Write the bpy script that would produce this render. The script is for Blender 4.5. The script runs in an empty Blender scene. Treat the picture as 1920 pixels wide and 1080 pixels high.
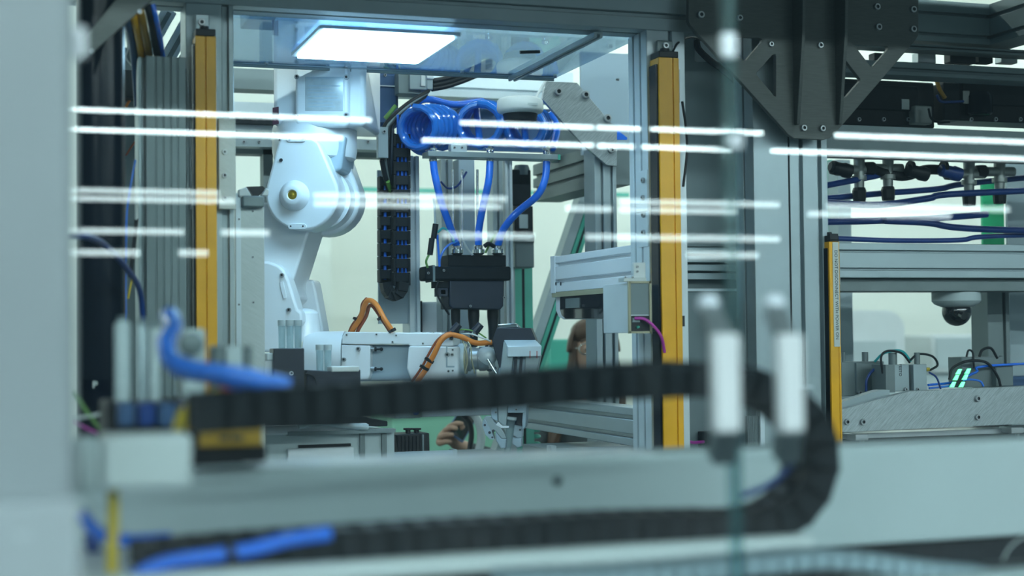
import bpy, bmesh, math, random
from mathutils import Vector, Matrix
from mathutils.geometry import tessellate_polygon
random.seed(7)
SC = bpy.context.scene
COL = SC.collection
PI = math.pi
# ------------------------------------------------------------------ camera
F = 2850.0                                   # focal length in pixels of a 1920 px wide frame
CZ = 1.30                                    # camera height
cY = Vector((-960, -100, -F)).normalized()   # machine depth axis seen from the camera
cX = Vector((F * F / 960.0, 0, -F)).normalized()
cX = (cX - cY * cX.dot(cY)).normalized()
cZ = cX.cross(cY)
cam_d = bpy.data.cameras.new('camera'); cam = bpy.data.objects.new('camera', cam_d); COL.objects.link(cam)
rot = Matrix((cX, cY, cZ)).to_4x4()
cam.matrix_world = Matrix.Translation((0, 0, CZ)) @ rot
cam_d.sensor_width = 36.0; cam_d.lens = F / 1920.0 * 36.0
cam_d.clip_start = 0.05; cam_d.clip_end = 200
cam_d.dof.use_dof = True; cam_d.dof.focus_distance = 3.62; cam_d.dof.aperture_fstop = 3.2
SC.camera = cam
# ------------------------------------------------------------------ world, exposure
wd = bpy.data.worlds.new('world'); SC.world = wd; wd.use_nodes = True
wd.node_tree.nodes['Background'].inputs[0].default_value = (0.36, 0.66, 0.78, 1)
wd.node_tree.nodes['Background'].inputs[1].default_value = 0.19
SC.view_settings.view_transform = 'Standard'; SC.view_settings.look = 'None'
SC.view_settings.gamma = 1.0; SC.view_settings.exposure = 0.0; SC.view_settings.use_curve_mapping = False
# lights of the hall: height of the tubes, radiance of added unseen rows, of mirrored rows, of the cell lamp
TUBE_Z = 3.6
TUBE_FILL_NEAR, TUBE_FILL_MID, TUBE_REFL, TUBE_FAR, TUBE_FILL_BACK, LAMP = 24.0, 86.0, 26.0, 9.5, 28.0, 18.0
TUBE_COL = (0.79, 0.98, 1.0); LAMP_COL = (0.46, 0.77, 1.0)
GLASS_Y = 1.10
ZD = 0.88                                    # top of the deck inside the machine

# ------------------------------------------------------------------ pixel rays to places
def ray(px, py):
    v = Vector((px - 960.0, 540.0 - py, -F)); return Vector((v.dot(cX), v.dot(cY), v.dot(cZ)))
def P(px, py, Y):
    w = ray(px, py); t = Y / w.y; return Vector((w.x * t, Y, CZ + w.z * t))
def PZ(px, py, Z):
    w = ray(px, py); t = (Z - CZ) / w.z; return Vector((w.x * t, w.y * t, Z))
def PX(px, py, X):
    w = ray(px, py); t = X / w.x; return Vector((X, w.y * t, CZ + w.z * t))
def PN(px, py, o, n):
    w = ray(px, py); t = (o - Vector((0, 0, CZ))).dot(n) / w.dot(n); return Vector((0, 0, CZ)) + w * t
def mpp(px, py, Y):
    return Y / ray(px, py).y
def ext(x0, y0, x1, y1, Y):
    xm, ym = (x0 + x1) / 2, (y0 + y1) / 2
    return P(x0, ym, Y).x, P(x1, ym, Y).x, P(xm, y1, Y).z, P(xm, y0, Y).z

# ------------------------------------------------------------------ materials
MATS = {}
def mat(name, col, rough=0.5, metal=0.0, noise=0.06, nscale=30.0, bump=0.0, brush=None, spec=0.5, coat=0.0, trans=0.0):
    m = bpy.data.materials.new(name); m.use_nodes = True; nt = m.node_tree; N = nt.nodes; L = nt.links
    b = N['Principled BSDF']
    b.inputs['Roughness'].default_value = rough; b.inputs['Metallic'].default_value = metal
    b.inputs['Specular IOR Level'].default_value = spec; b.inputs['Coat Weight'].default_value = coat
    b.inputs['Transmission Weight'].default_value = trans
    tc = N.new('ShaderNodeTexCoord'); mp = N.new('ShaderNodeMapping'); nz = N.new('ShaderNodeTexNoise')
    src = tc.outputs['Object']
    if brush:
        m0 = N.new('ShaderNodeMapping'); m0.inputs['Rotation'].default_value = brush[1]; L.new(src, m0.inputs['Vector']); src = m0.outputs[0]
        mp.inputs['Scale'].default_value = brush[0]
    nz.inputs['Scale'].default_value = nscale; nz.inputs['Detail'].default_value = 3
    L.new(src, mp.inputs['Vector']); L.new(mp.outputs[0], nz.inputs['Vector'])
    rp = N.new('ShaderNodeMapRange'); rp.inputs['From Min'].default_value = 0.3; rp.inputs['From Max'].default_value = 0.7
    rp.inputs['To Min'].default_value = 1 - noise; rp.inputs['To Max'].default_value = 1 + noise
    L.new(nz.outputs['Fac'], rp.inputs['Value'])
    mx = N.new('ShaderNodeVectorMath'); mx.operation = 'SCALE'; mx.inputs[0].default_value = col
    L.new(rp.outputs[0], mx.inputs['Scale']); L.new(mx.outputs[0], b.inputs['Base Color'])
    if bump:
        bp = N.new('ShaderNodeBump'); bp.inputs['Strength'].default_value = bump; bp.inputs['Distance'].default_value = 0.002
        L.new(nz.outputs['Fac'], bp.inputs['Height']); L.new(bp.outputs[0], b.inputs['Normal'])
    MATS[name] = m; return m
def emit(name, col, s):
    m = bpy.data.materials.new(name); m.use_nodes = True; nt = m.node_tree
    b = nt.nodes['Principled BSDF']; b.inputs['Base Color'].default_value = (0.8, 0.8, 0.8, 1)
    b.inputs['Emission Color'].default_value = (*col, 1); b.inputs['Emission Strength'].default_value = s
    MATS[name] = m; return m
def glass(name, tint, refl=0.04, rough=0.0, haze=0.0, hazecol=(0.5, 0.7, 0.9)):
    m = bpy.data.materials.new(name); m.use_nodes = True; nt = m.node_tree; N = nt.nodes; L = nt.links
    N.remove(N['Principled BSDF']); out = N['Material Output']
    t = N.new('ShaderNodeBsdfTransparent'); t.inputs[0].default_value = (*tint, 1)
    g = N.new('ShaderNodeBsdfGlossy'); g.inputs['Roughness'].default_value = rough
    lw = N.new('ShaderNodeLayerWeight'); lw.inputs[0].default_value = 0.5
    p = N.new('ShaderNodeMath'); p.operation = 'POWER'; p.inputs[1].default_value = 5; L.new(lw.outputs['Facing'], p.inputs[0])
    ma = N.new('ShaderNodeMath'); ma.operation = 'MULTIPLY_ADD'; ma.inputs[1].default_value = 1 - refl; ma.inputs[2].default_value = refl
    L.new(p.outputs[0], ma.inputs[0])
    mx = N.new('ShaderNodeMixShader'); L.new(ma.outputs[0], mx.inputs[0]); L.new(t.outputs[0], mx.inputs[1]); L.new(g.outputs[0], mx.inputs[2])
    last = mx
    if haze:
        d = N.new('ShaderNodeBsdfDiffuse'); d.inputs[0].default_value = (*hazecol, 1)
        tl = N.new('ShaderNodeBsdfTranslucent'); tl.inputs[0].default_value = (*hazecol, 1)
        ad = N.new('ShaderNodeMixShader'); ad.inputs[0].default_value = 0.5; L.new(d.outputs[0], ad.inputs[1]); L.new(tl.outputs[0], ad.inputs[2])
        nz = N.new('ShaderNodeTexNoise'); nz.inputs['Scale'].default_value = 6
        rg = N.new('ShaderNodeMapRange'); rg.inputs['To Min'].default_value = haze * 0.95; rg.inputs['To Max'].default_value = haze * 1.05
        L.new(nz.outputs['Fac'], rg.inputs['Value'])
        m2 = N.new('ShaderNodeMixShader'); L.new(rg.outputs[0], m2.inputs[0]); L.new(mx.outputs[0], m2.inputs[1]); L.new(ad.outputs[0], m2.inputs[2])
        last = m2
    L.new(last.outputs[0], out.inputs['Surface'])
    MATS[name] = m; return m

mat('alu', (0.34, 0.41, 0.44), 0.42, 0.45, 0.05, 12)
mat('alu_light', (0.62, 0.70, 0.75), 0.38, 0.2, 0.05, 12)
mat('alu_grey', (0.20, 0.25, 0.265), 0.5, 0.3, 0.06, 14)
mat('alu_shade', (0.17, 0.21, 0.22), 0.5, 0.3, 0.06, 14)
mat('brushed', (0.42, 0.47, 0.49), 0.36, 0.6, 0.26, 9, 0.06, ((5, 5, 110), (0, math.radians(42), 0)))
mat('brushed_pale', (0.52, 0.57, 0.57), 0.5, 0.3, 0.07, 9, 0.03, ((6, 6, 90), (0, math.radians(-35), 0)))
mat('steel', (0.42, 0.45, 0.47), 0.38, 0.8, 0.05, 20)
mat('chrome', (0.75, 0.78, 0.8), 0.12, 1.0, 0.03, 20)
mat('bracket', (0.085, 0.095, 0.092), 0.45, 0.3, 0.12, 9, 0.03, ((4, 4, 60), (0, 0, 0)))
mat('panel_grey', (0.18, 0.23, 0.25), 0.55, 0.1, 0.05, 8)
mat('yellow', (0.90, 0.43, 0.001), 0.38, 0.0, 0.05, 20)
mat('yellow_deep', (0.42, 0.21, 0.006), 0.4, 0.0, 0.05, 20)
mat('yellow_hose', (0.70, 0.50, 0.03), 0.4, 0.0, 0.06, 20)
mat('black', (0.012, 0.015, 0.020), 0.45, 0.0, 0.15, 30, spec=0.3)
mat('black_soft', (0.010, 0.014, 0.019), 0.55, 0.0, 0.2, 40, spec=0.25)
mat('black_gloss', (0.005, 0.009, 0.018), 0.2, 0.0, 0.1, 20, spec=0.15)
mat('dark_blue', (0.030, 0.085, 0.20), 0.5, 0.0, 0.08, 10)
mat('navy', (0.012, 0.02, 0.038), 0.35, 0.0, 0.1, 20)
mat('white', (0.68, 0.73, 0.74), 0.45, 0.0, 0.03, 10)
mat('robot_white', (0.76, 0.80, 0.84), 0.32, 0.0, 0.02, 6, coat=0.1)
mat('robot_grey', (0.36, 0.46, 0.54), 0.45, 0.0, 0.03, 6)
mat('pale_grey', (0.47, 0.55, 0.57), 0.5, 0.0, 0.04, 6)
mat('column_paint', (0.26, 0.31, 0.325), 0.5, 0.0, 0.03, 5)
mat('wall_paint', (0.78, 0.82, 0.76), 0.8, 0.0, 0.03, 2)
mat('floor_epoxy', (0.11, 0.14, 0.15), 0.35, 0.0, 0.08, 3)
mat('blue_hose', (0.012, 0.17, 0.85), 0.25, 0.0, 0.06, 20, coat=0.3)
mat('blue_dark_hose', (0.008, 0.045, 0.22), 0.35, 0.0, 0.06, 20)
mat('blue_pale', (0.05, 0.22, 0.85), 0.25, 0.0, 0.1, 20, coat=0.3)
mat('blue_clear', (0.02, 0.20, 0.78), 0.15, 0.0, 0.06, 20, coat=0.4, trans=0.12)
mat('teal_hose', (0.02, 0.40, 0.42), 0.3, 0.0, 0.06, 20)
mat('orange_cable', (0.72, 0.22, 0.035), 0.45, 0.0, 0.08, 25)
mat('brown_cable', (0.30, 0.075, 0.03), 0.45, 0.0, 0.08, 25)
mat('magenta', (0.55, 0.06, 0.42), 0.4, 0.0, 0.05, 25)
mat('green_wire', (0.12, 0.28, 0.06), 0.4, 0.0, 0.05, 25)
mat('white_wire', (0.55, 0.60, 0.60), 0.4, 0.0, 0.05, 25)
mat('clear_wire', (0.40, 0.38, 0.26), 0.25, 0.0, 0.05, 25)
mat('green_panel', (0.07, 0.42, 0.32), 0.35, 0.0, 0.08, 6)
mat('mint', (0.22, 0.50, 0.36), 0.6, 0.0, 0.05, 3)
mat('green_print', (0.04, 0.55, 0.25), 0.5, 0.0, 0.05, 6)
mat('chain_pale', (0.32, 0.42, 0.48), 0.5, 0.0, 0.15, 20)
mat('maroon', (0.10, 0.035, 0.06), 0.5, 0.0, 0.05, 25)
mat('glint_white', (0.82, 0.88, 0.92), 0.25, 0.2, 0.02, 10)
mat('red_label', (0.45, 0.05, 0.05), 0.5, 0.0, 0.05, 25)
mat('brass', (0.80, 0.55, 0.08), 0.25, 0.9, 0.05, 25)
mat('notice_plastic', (0.35, 0.41, 0.43), 0.5, 0.0, 0.04, 6)
mat('paper', (0.62, 0.67, 0.66), 0.6, 0.0, 0.05, 25)
mat('ink', (0.03, 0.04, 0.05), 0.6, 0.0, 0.05, 25)
mat('label_film', (0.60, 0.68, 0.72), 0.18, 0.3, 0.10, 60, 0.05)
mat('fitting', (0.30, 0.32, 0.31), 0.4, 0.5, 0.08, 25)
mat('lens_dark', (0.01, 0.012, 0.016), 0.08, 0.0, 0.05, 25, coat=0.6)
mat('tube_plastic', (0.70, 0.80, 0.84), 0.25, 0.0, 0.04, 25, trans=0.35)
mat('sign_yellow', (0.46, 0.26, 0.02), 0.6, 0.0, 0.08, 25)
mat('skin', (0.46, 0.28, 0.20), 0.5, 0.0, 0.06, 25)
mat('hair', (0.085, 0.045, 0.025), 0.45, 0.0, 0.35, 30, 0.2, ((30, 30, 1.5), (0, 0, 0)))
mat('cloth_dark', (0.035, 0.05, 0.055), 0.85, 0.0, 0.1, 60)
mat('phone_blue', (0.10, 0.18, 0.34), 0.3, 0.0, 0.05, 25)
glass('pane_glass', (0.955, 0.985, 0.98), 0.045)
glass('acrylic', (0.78, 0.90, 0.98), 0.05, 0.03, 0.26, (0.30, 0.60, 1.0))
glass('vial_clear', (0.80, 0.90, 0.93), 0.06, 0.05, 0.35, (0.6, 0.75, 0.8))
glass('glass_edge', (0.74, 0.88, 0.89), 0.10, 0.05, 0.22, (0.12, 0.30, 0.32))
glass('joint_strip', (0.80, 0.90, 0.91), 0.06, 0.05, 0.14, (0.14, 0.32, 0.34))
glass('green_glass', (0.66, 0.90, 0.80), 0.05, 0.02, 0.06, (0.10, 0.45, 0.32))
emit('tube_fill_near', TUBE_COL, TUBE_FILL_NEAR); emit('tube_fill_mid', TUBE_COL, TUBE_FILL_MID); emit('tube_refl', TUBE_COL, TUBE_REFL); emit('tube_far', TUBE_COL, TUBE_FAR)
emit('tube_fill_back', (0.90, 1.0, 0.93), TUBE_FILL_BACK)
emit('lamp_panel', LAMP_COL, LAMP); emit('led_green', (0.05, 1.0, 0.35), 1.6); emit('led_amber', (1.0, 0.45, 0.1), 3.0)

# ------------------------------------------------------------------ mesh collecting
WL = {}
class MB:
    def __init__(s): s.v = []; s.f = []; s.fm = []; s.m = 0
    def add(s, vs, fs):
        o = len(s.v); s.v += [Vector(q) for q in vs]; s.f += [[i + o for i in f] for f in fs]; s.fm += [s.m] * len(fs); return s
    def box(s, x0, x1, y0, y1, z0, z1):
        return s.add([(x, y, z) for x in (x0, x1) for y in (y0, y1) for z in (z0, z1)],
                     [(0, 1, 3, 2), (4, 6, 7, 5), (0, 4, 5, 1), (2, 3, 7, 6), (0, 2, 6, 4), (1, 5, 7, 3)])
    def obox(s, c, ax, ay, az):                       # centre and three half axes
        return s.add([c + ax * i + ay * j + az * k for i in (-1, 1) for j in (-1, 1) for k in (-1, 1)],
                     [(0, 1, 3, 2), (4, 6, 7, 5), (0, 4, 5, 1), (2, 3, 7, 6), (0, 2, 6, 4), (1, 5, 7, 3)])
    def prism(s, pts, d, holes=()):
        d = Vector(d); loops = [[Vector(p) for p in pts]] + [[Vector(p) for p in h] for h in holes]
        flat = [p for l in loops for p in l]; n = len(flat); fs = []
        if holes:
            for t in tessellate_polygon(loops): fs.append(tuple(t)); fs.append(tuple(i + n for i in reversed(t)))
        else: fs.append(tuple(range(n))); fs.append(tuple(n + i for i in reversed(range(n))))
        o = 0
        for l in loops:
            k = len(l)
            for i in range(k): a, b = o + i, o + (i + 1) % k; fs.append((a, b, b + n, a + n))
            o += k
        return s.add(flat + [p + d for p in flat], fs)
    def loft(s, a, b, cap=True):
        n = len(a); fs = [(i, (i + 1) % n, n + (i + 1) % n, n + i) for i in range(n)]
        if cap: fs += [tuple(range(n)), tuple(range(n, 2 * n))]
        return s.add(list(a) + list(b), fs)
    def cyl(s, p0, p1, r0, r1=None, n=20, cap=True):
        p0, p1 = Vector(p0), Vector(p1); r1 = r0 if r1 is None else r1
        d = (p1 - p0).normalized(); u = d.orthogonal().normalized(); w = d.cross(u)
        a = [p0 + (u * math.cos(t) + w * math.sin(t)) * r0 for t in [2 * PI * i / n for i in range(n)]]
        b = [p1 + (u * math.cos(t) + w * math.sin(t)) * r1 for t in [2 * PI * i / n for i in range(n)]]
        return s.loft(a, b, cap)
    def lathe(s, o, d, prof, n=24):                   # profile of (distance along d, radius)
        o, d = Vector(o), Vector(d).normalized(); u = d.orthogonal().normalized(); w = d.cross(u); vs = []; fs = []
        for h, r in prof:
            for i in range(n):
                t = 2 * PI * i / n; vs.append(o + d * h + (u * math.cos(t) + w * math.sin(t)) * r)
        for k in range(len(prof) - 1):
            for i in range(n): j = (i + 1) % n; fs.append((k * n + i, k * n + j, (k + 1) * n + j, (k + 1) * n + i))
        fs += [tuple(range(n)), tuple((len(prof) - 1) * n + i for i in range(n))]
        return s.add(vs, fs)
    def tube(s, pts, r, n=10, sub=6):
        pts = [Vector(p) for p in pts]
        if len(pts) > 2 and sub:
            q = [pts[0] * 2 - pts[1]] + pts + [pts[-1] * 2 - pts[-2]]; out = []
            for i in range(1, len(q) - 2):
                for k in range(sub):
                    t = k / sub; a, b, c, d = q[i - 1], q[i], q[i + 1], q[i + 2]
                    out.append(0.5 * (2 * b + (c - a) * t + (2 * a - 5 * b + 4 * c - d) * t * t + (3 * b - a - 3 * c + d) * t ** 3))
            pts = out + [pts[-1]]
        rs = r if isinstance(r, (list, tuple)) else [r] * len(pts)
        if len(rs) != len(pts): rs = [rs[min(len(rs) - 1, int(i * len(rs) / len(pts)))] for i in range(len(pts))]
        u = None; rings = []
        for i, p in enumerate(pts):
            d = (pts[min(i + 1, len(pts) - 1)] - pts[max(i - 1, 0)]).normalized()
            u = d.orthogonal().normalized() if u is None else (u - d * u.dot(d)).normalized()
            w = d.cross(u)
            rings.append([p + (u * math.cos(2 * PI * k / n) + w * math.sin(2 * PI * k / n)) * rs[i] for k in range(n)])
        vs = [p for g in rings for p in g]; fs = []
        for i in range(len(rings) - 1):
            for k in range(n): j = (k + 1) % n; fs.append((i * n + k, i * n + j, (i + 1) * n + j, (i + 1) * n + k))
        fs += [tuple(range(n)), tuple((len(rings) - 1) * n + k for k in range(n))]
        return s.add(vs, fs)
    def ball(s, c, rx, ry=None, rz=None, n=16, m=10, a0=0.0, a1=PI):
        ry = rx if ry is None else ry; rz = rx if rz is None else rz; c = Vector(c); vs = []; fs = []
        for k in range(m + 1):
            th = a0 + (a1 - a0) * k / m
            for i in range(n):
                ph = 2 * PI * i / n; vs.append(c + Vector((rx * math.sin(th) * math.cos(ph), ry * math.sin(th) * math.sin(ph), rz * math.cos(th))))
        for k in range(m):
            for i in range(n): j = (i + 1) % n; fs.append((k * n + i, k * n + j, (k + 1) * n + j, (k + 1) * n + i))
        return s.add(vs, fs)
    def obj(s, name, mats, parent=None, bevel=0.0, smooth=False, seg=2, **tags):
        mats = mats if isinstance(mats, (list, tuple)) else [mats]
        me = bpy.data.meshes.new(name)
        lo = Vector([min(q[i] for q in s.v) for i in range(3)]); hi = Vector([max(q[i] for q in s.v) for i in range(3)])
        c = (lo + hi) / 2
        if parent is None: c.z = lo.z
        me.from_pydata([q - c for q in s.v], [], s.f)
        bm = bmesh.new(); bm.from_mesh(me); bmesh.ops.remove_doubles(bm, verts=bm.verts, dist=1e-6) if smooth else None
        bmesh.ops.recalc_face_normals(bm, faces=bm.faces)
        if not smooth or len(mats) == 1: bm.to_mesh(me)
        else: bm.to_mesh(me)
        bm.free()
        for m in mats: me.materials.append(MATS[m])
        if len(mats) > 1:
            for p, k in zip(me.polygons, s.fm): p.material_index = k
        if smooth:
            for p in me.polygons: p.use_smooth = True
            try: me.set_sharp_from_angle(angle=math.radians(38))
            except Exception: pass
        o = bpy.data.objects.new(name, me); COL.objects.link(o); put(o, c, parent)
        if bevel:
            b = o.modifiers.new('bevel', 'BEVEL'); b.width = bevel; b.segments = seg; b.limit_method = 'ANGLE'; b.angle_limit = math.radians(40)
            for p in me.polygons: p.use_smooth = True
            try: me.set_sharp_from_angle(angle=math.radians(38))
            except Exception: pass
        tag(o, **tags); return o
def put(o, loc, parent):
    o.location = loc; WL[o.name] = Vector(loc)
    if parent is not None:
        o.parent = parent; o.matrix_parent_inverse = Matrix.Translation(-WL[parent.name])
def tag(o, label=None, cat=None, group=None, kind=None):
    if label: o['label'] = label
    if cat: o['category'] = cat
    if group: o['group'] = group
    if kind: o['kind'] = kind
    return o
def thing(name, loc, label, cat, group=None, parent=None):
    o = bpy.data.objects.new(name, None); COL.objects.link(o); o.empty_display_size = 0.02; put(o, Vector(loc), parent)
    return tag(o, label, cat, group)
def share(src, name, loc, parent, scale=1.0, rot=None):       # another object with the same mesh
    o = bpy.data.objects.new(name, src if isinstance(src, bpy.types.Mesh) else src.data); COL.objects.link(o); put(o, Vector(loc), parent)
    o.scale = (scale,) * 3 if not isinstance(scale, (tuple, list)) else scale
    if rot is not None: o.rotation_euler = rot
    return o
# shared socket-head screw of unit radius that points to -Y
def screw_mesh():
    b = MB(); n = 16
    ring = lambda r, y, k=n: [(r * math.cos(2 * PI * i / k), y, r * math.sin(2 * PI * i / k)) for i in range(k)]
    prof = [(1.0, 0.0), (1.0, -0.75), (0.88, -0.9), (0.52, -0.9), (0.46, -0.35)]
    vs = [p for r, y in prof for p in ring(r, y)]; fs = []
    for k in range(len(prof) - 1):
        for i in range(n): j = (i + 1) % n; fs.append((k * n + i, k * n + j, (k + 1) * n + j, (k + 1) * n + i))
    fs.append(tuple(range(n))); fs.append(tuple((len(prof) - 1) * n + i for i in range(n)))
    me = bpy.data.meshes.new('screw'); me.from_pydata(vs, [], fs)
    bm = bmesh.new(); bm.from_mesh(me); bmesh.ops.recalc_face_normals(bm, faces=bm.faces); bm.to_mesh(me); bm.free()
    me.materials.append(MATS['steel']); me.materials.append(MATS['ink'])
    for i_, p_ in enumerate(me.polygons):
        if n * 3 <= i_ < n * 4 or i_ == n * 4 + 1: p_.material_index = 1  # socket recess coloured dark, standing in for its shade
    return me
SCREW = screw_mesh()
def screw(px, py, Y, rpx, parent, name='screw', rot=None):
    return share(SCREW, name, P(px, py, Y), parent, rpx * mpp(px, py, Y), rot)
# extruded aluminium profile: box with T-slot grooves; slots = {face: [positions]} in world coordinates
def profile(name, axis, x0, x1, y0, y1, z0, z1, slots, m, parent=None, gw=0.010, gd=0.012, **tags):
    if axis == 'z' and 2.4 < y0 < 4.8: z0 = max(z0, ZD)
    R = {'x': (x0, x1), 'y': (y0, y1), 'z': (z0, z1)}
    a, b = {'x': 'yz', 'y': 'xz', 'z': 'xy'}[axis]
    (a0, a1), (b0, b1) = R[a], R[b]; pts = []; h = gw / 2
    for p in sorted(slots.get('-' + b, [])): pts += [(p - h, b0), (p - h, b0 + gd), (p + h, b0 + gd), (p + h, b0)]
    pts = [(a0, b0)] + pts + [(a1, b0)]
    for p in sorted(slots.get('+' + a, [])): pts += [(a1, p - h), (a1 - gd, p - h), (a1 - gd, p + h), (a1, p + h)]
    pts += [(a1, b1)]
    for p in sorted(slots.get('+' + b, []), reverse=True): pts += [(p + h, b1), (p + h, b1 - gd), (p - h, b1 - gd), (p - h, b1)]
    pts += [(a0, b1)]
    for p in sorted(slots.get('-' + a, []), reverse=True): pts += [(a0, p + h), (a0 + gd, p + h), (a0 + gd, p - h), (a0, p - h)]
    idx = {'x': 0, 'y': 1, 'z': 2}; P3 = []
    for q in pts:
        v = [0, 0, 0]; v[idx[a]] = q[0]; v[idx[b]] = q[1]; v[idx[axis]] = R[axis][0]; P3.append(v)
    d = [0, 0, 0]; d[idx[axis]] = R[axis][1] - R[axis][0]
    return MB().prism(P3, d).obj(name, m, parent, bevel=0.0012, seg=1, **tags)
def zsl(px, Y, ys):  return [P(px, y, Y).z for y in ys]
def xsl(py, Y, xs):  return [P(x, py, Y).x for x in xs]
def pxpoly(pts, Y): return [P(x, y, Y) for x, y in pts]
def plate(name, pts, Y, dep, m, parent=None, holes=(), bevel=0.0, **tags):
    return MB().prism(pxpoly(pts, Y), (0, dep, 0), [pxpoly(h, Y) for h in holes]).obj(name, m, parent, bevel=bevel, **tags)
def pbox(name, x0, y0, x1, y1, Y, dep, m, parent=None, bevel=0.0, **tags):
    X0, X1, Z0, Z1 = ext(x0, y0, x1, y1, Y)
    if y1 >= 1000 and Y > 5: Z0 = 0.0
    elif y1 >= 1000 and 2.4 < Y < 4.8: Z0 = ZD
    return MB().box(X0, X1, Y, Y + dep, Z0, Z1).obj(name, m, parent, bevel=bevel, **tags)
def hose(name, pts, r, m, parent=None, sub=6, n=10, **tags):          # pts: (px, py, Y); r in pixels at the first point
    return MB().tube([P(*p) for p in pts], r * mpp(*pts[0]), n, sub).obj(name, m, parent, smooth=True, **tags)
def text(name, body, size, origin, right, up, m, parent, align='CENTER'):
    cu = bpy.data.curves.new(name, 'FONT'); cu.body = body; cu.size = size; cu.align_x = align; cu.align_y = 'CENTER'; cu.extrude = 0.0002
    t = bpy.data.objects.new(name, cu); COL.objects.link(t)
    right, up = Vector(right).normalized(), Vector(up).normalized(); nrm = right.cross(up)
    dg = bpy.context.evaluated_depsgraph_get(); me = bpy.data.meshes.new_from_object(t.evaluated_get(dg))
    bpy.data.objects.remove(t); me.transform(Matrix((right, up, nrm)).transposed().to_4x4())
    me.materials.clear(); me.materials.append(MATS[m])
    o = bpy.data.objects.new(name, me); COL.objects.link(o); put(o, Vector(origin), parent); return o
def box_of(X0, X1, Y0, Y1, Z0, Z1, name, m, parent=None, bevel=0.0, **tags):
    return MB().box(X0, X1, Y0, Y1, Z0, Z1).obj(name, m, parent, bevel=bevel, **tags)
# ================================================================== THE SETTING
MB().box(-16, 22, -50, 9.6, -0.1, 0.0).obj('floor', 'floor_epoxy', kind='structure')
MB().box(-16, 22, 9.5, 9.7, 0.0, 4.6).obj('wall_back', 'wall_paint', kind='structure')
MB().box(-5.6, 1.55, 7.4, 7.5, 0.0, 3.2).obj('wall_partition', 'wall_paint', kind='structure')
# hall tubes behind the camera; the glass shows them as streaks
ORD = ['first', 'second', 'third', 'fourth', 'fifth', 'sixth']
def tube_light(X0, X1, Y, r, m, label, group):
    t = thing('tube_light', ((X0 + X1) / 2, Y, TUBE_Z - r), label, 'light', group)
    MB().cyl((X0, Y, TUBE_Z), (X1, Y, TUBE_Z), r, n=10).obj('tube', m, t, smooth=True)
    MB().box(X0 - 0.02, X1 + 0.02, Y - r * 0.9, Y + r * 0.9, TUBE_Z + r * 1.05, TUBE_Z + r * 2.0).obj('housing', 'white', t)
def tube_row(y0, slope, segs, wpx, m, row):
    for i, (a, b) in enumerate(segs):
        ya, yb = y0 + slope * (a - 150), y0 + slope * (b - 150)
        q = PZ((a + b) / 2, (ya + yb) / 2, TUBE_Z); Yv = q.y
        A, B = P(a, ya, Yv), P(b, yb, Yv)
        tube_light(A.x, B.x, 2 * GLASS_Y - Yv, wpx * mpp(a, ya, Yv) / 2, m,
                   f'white streak lamp mirrored in the glass, {ORD[i]} from left in the {row} row', 'hall tube lamps mirrored in the front glass')
tube_row(206, 0.034, [(60, 696), (864, 1113), (1121, 1200), (1221, 1430), (1567, 2080)], 7.2, 'tube_refl', 'topmost')
tube_row(243, 0.031, [(60, 642), (792, 1112), (1122, 1188), (1205, 1370), (1447, 2080)], 7.2, 'tube_refl', 'second')
tube_row(357, 0.021, [(60, 410), (590, 950), (1165, 1460), (1552, 1892)], 10, 'tube_far', 'third')
tube_row(372, 0.021, [(60, 440), (590, 940), (1062, 1146), (1163, 1380), (1517, 1782)], 10, 'tube_far', 'fourth')
tube_row(433, 0.012, [(60, 345), (415, 505), (830, 1000), (1100, 1460)], 11, 'tube_far', 'lowest')
tube_row(474, 0.004, [(60, 262), (335, 390), (1290, 1420)], 12, 'tube_far', 'faintest')
for j, Y in enumerate((-0.6, -3.2, -5.8, 2.0)):  # unseen rows added to light the foreground and the cell
    for i, X0 in enumerate((-6.2, -2.0, 2.2, 6.4)):
        tube_light(X0, X0 + 3.9, Y, 0.03, 'tube_fill_near' if j == 0 else 'tube_fill_mid', f'{ORD[i]} ceiling tube from the left in the {ORD[j]} unseen row added to light the machine', 'added tube lamps over the aisle')
for j, Y in enumerate((5.0, 8.5)):  # unseen rows added to brighten the rear wall and hall
    for i, X0 in enumerate((-5.5, -1.3, 2.9, 7.1)):
        tube_light(X0, X0 + 3.9, Y, 0.03, 'tube_fill_back', f'{ORD[i]} ceiling tube from the left in the {ORD[j]} unseen row added to light the rear', 'added rear tube lamps')

MB().box(-4.0, 5.5, 1.12, 3.2, 2.27, 2.31).obj('shade_roof', 'alu_shade', label='unseen flat roof sheet added to shade the top of the machine', cat='roof')  # unseen sheet, added and sized to shade the upper frame
MB().box(-4.0, 5.5, 1.57, 4.62, ZD - .04, ZD).obj('machine_deck', 'alu_shade', label='grey machine deck carrying posts and cabinets of the cell', cat='deck')
MB().box(-4.0, 5.5, 1.7, 4.5, 0.0, ZD - .04).obj('machine_plinth', 'black_soft', label='dark closed plinth under the machine deck', cat='plinth')
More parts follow.
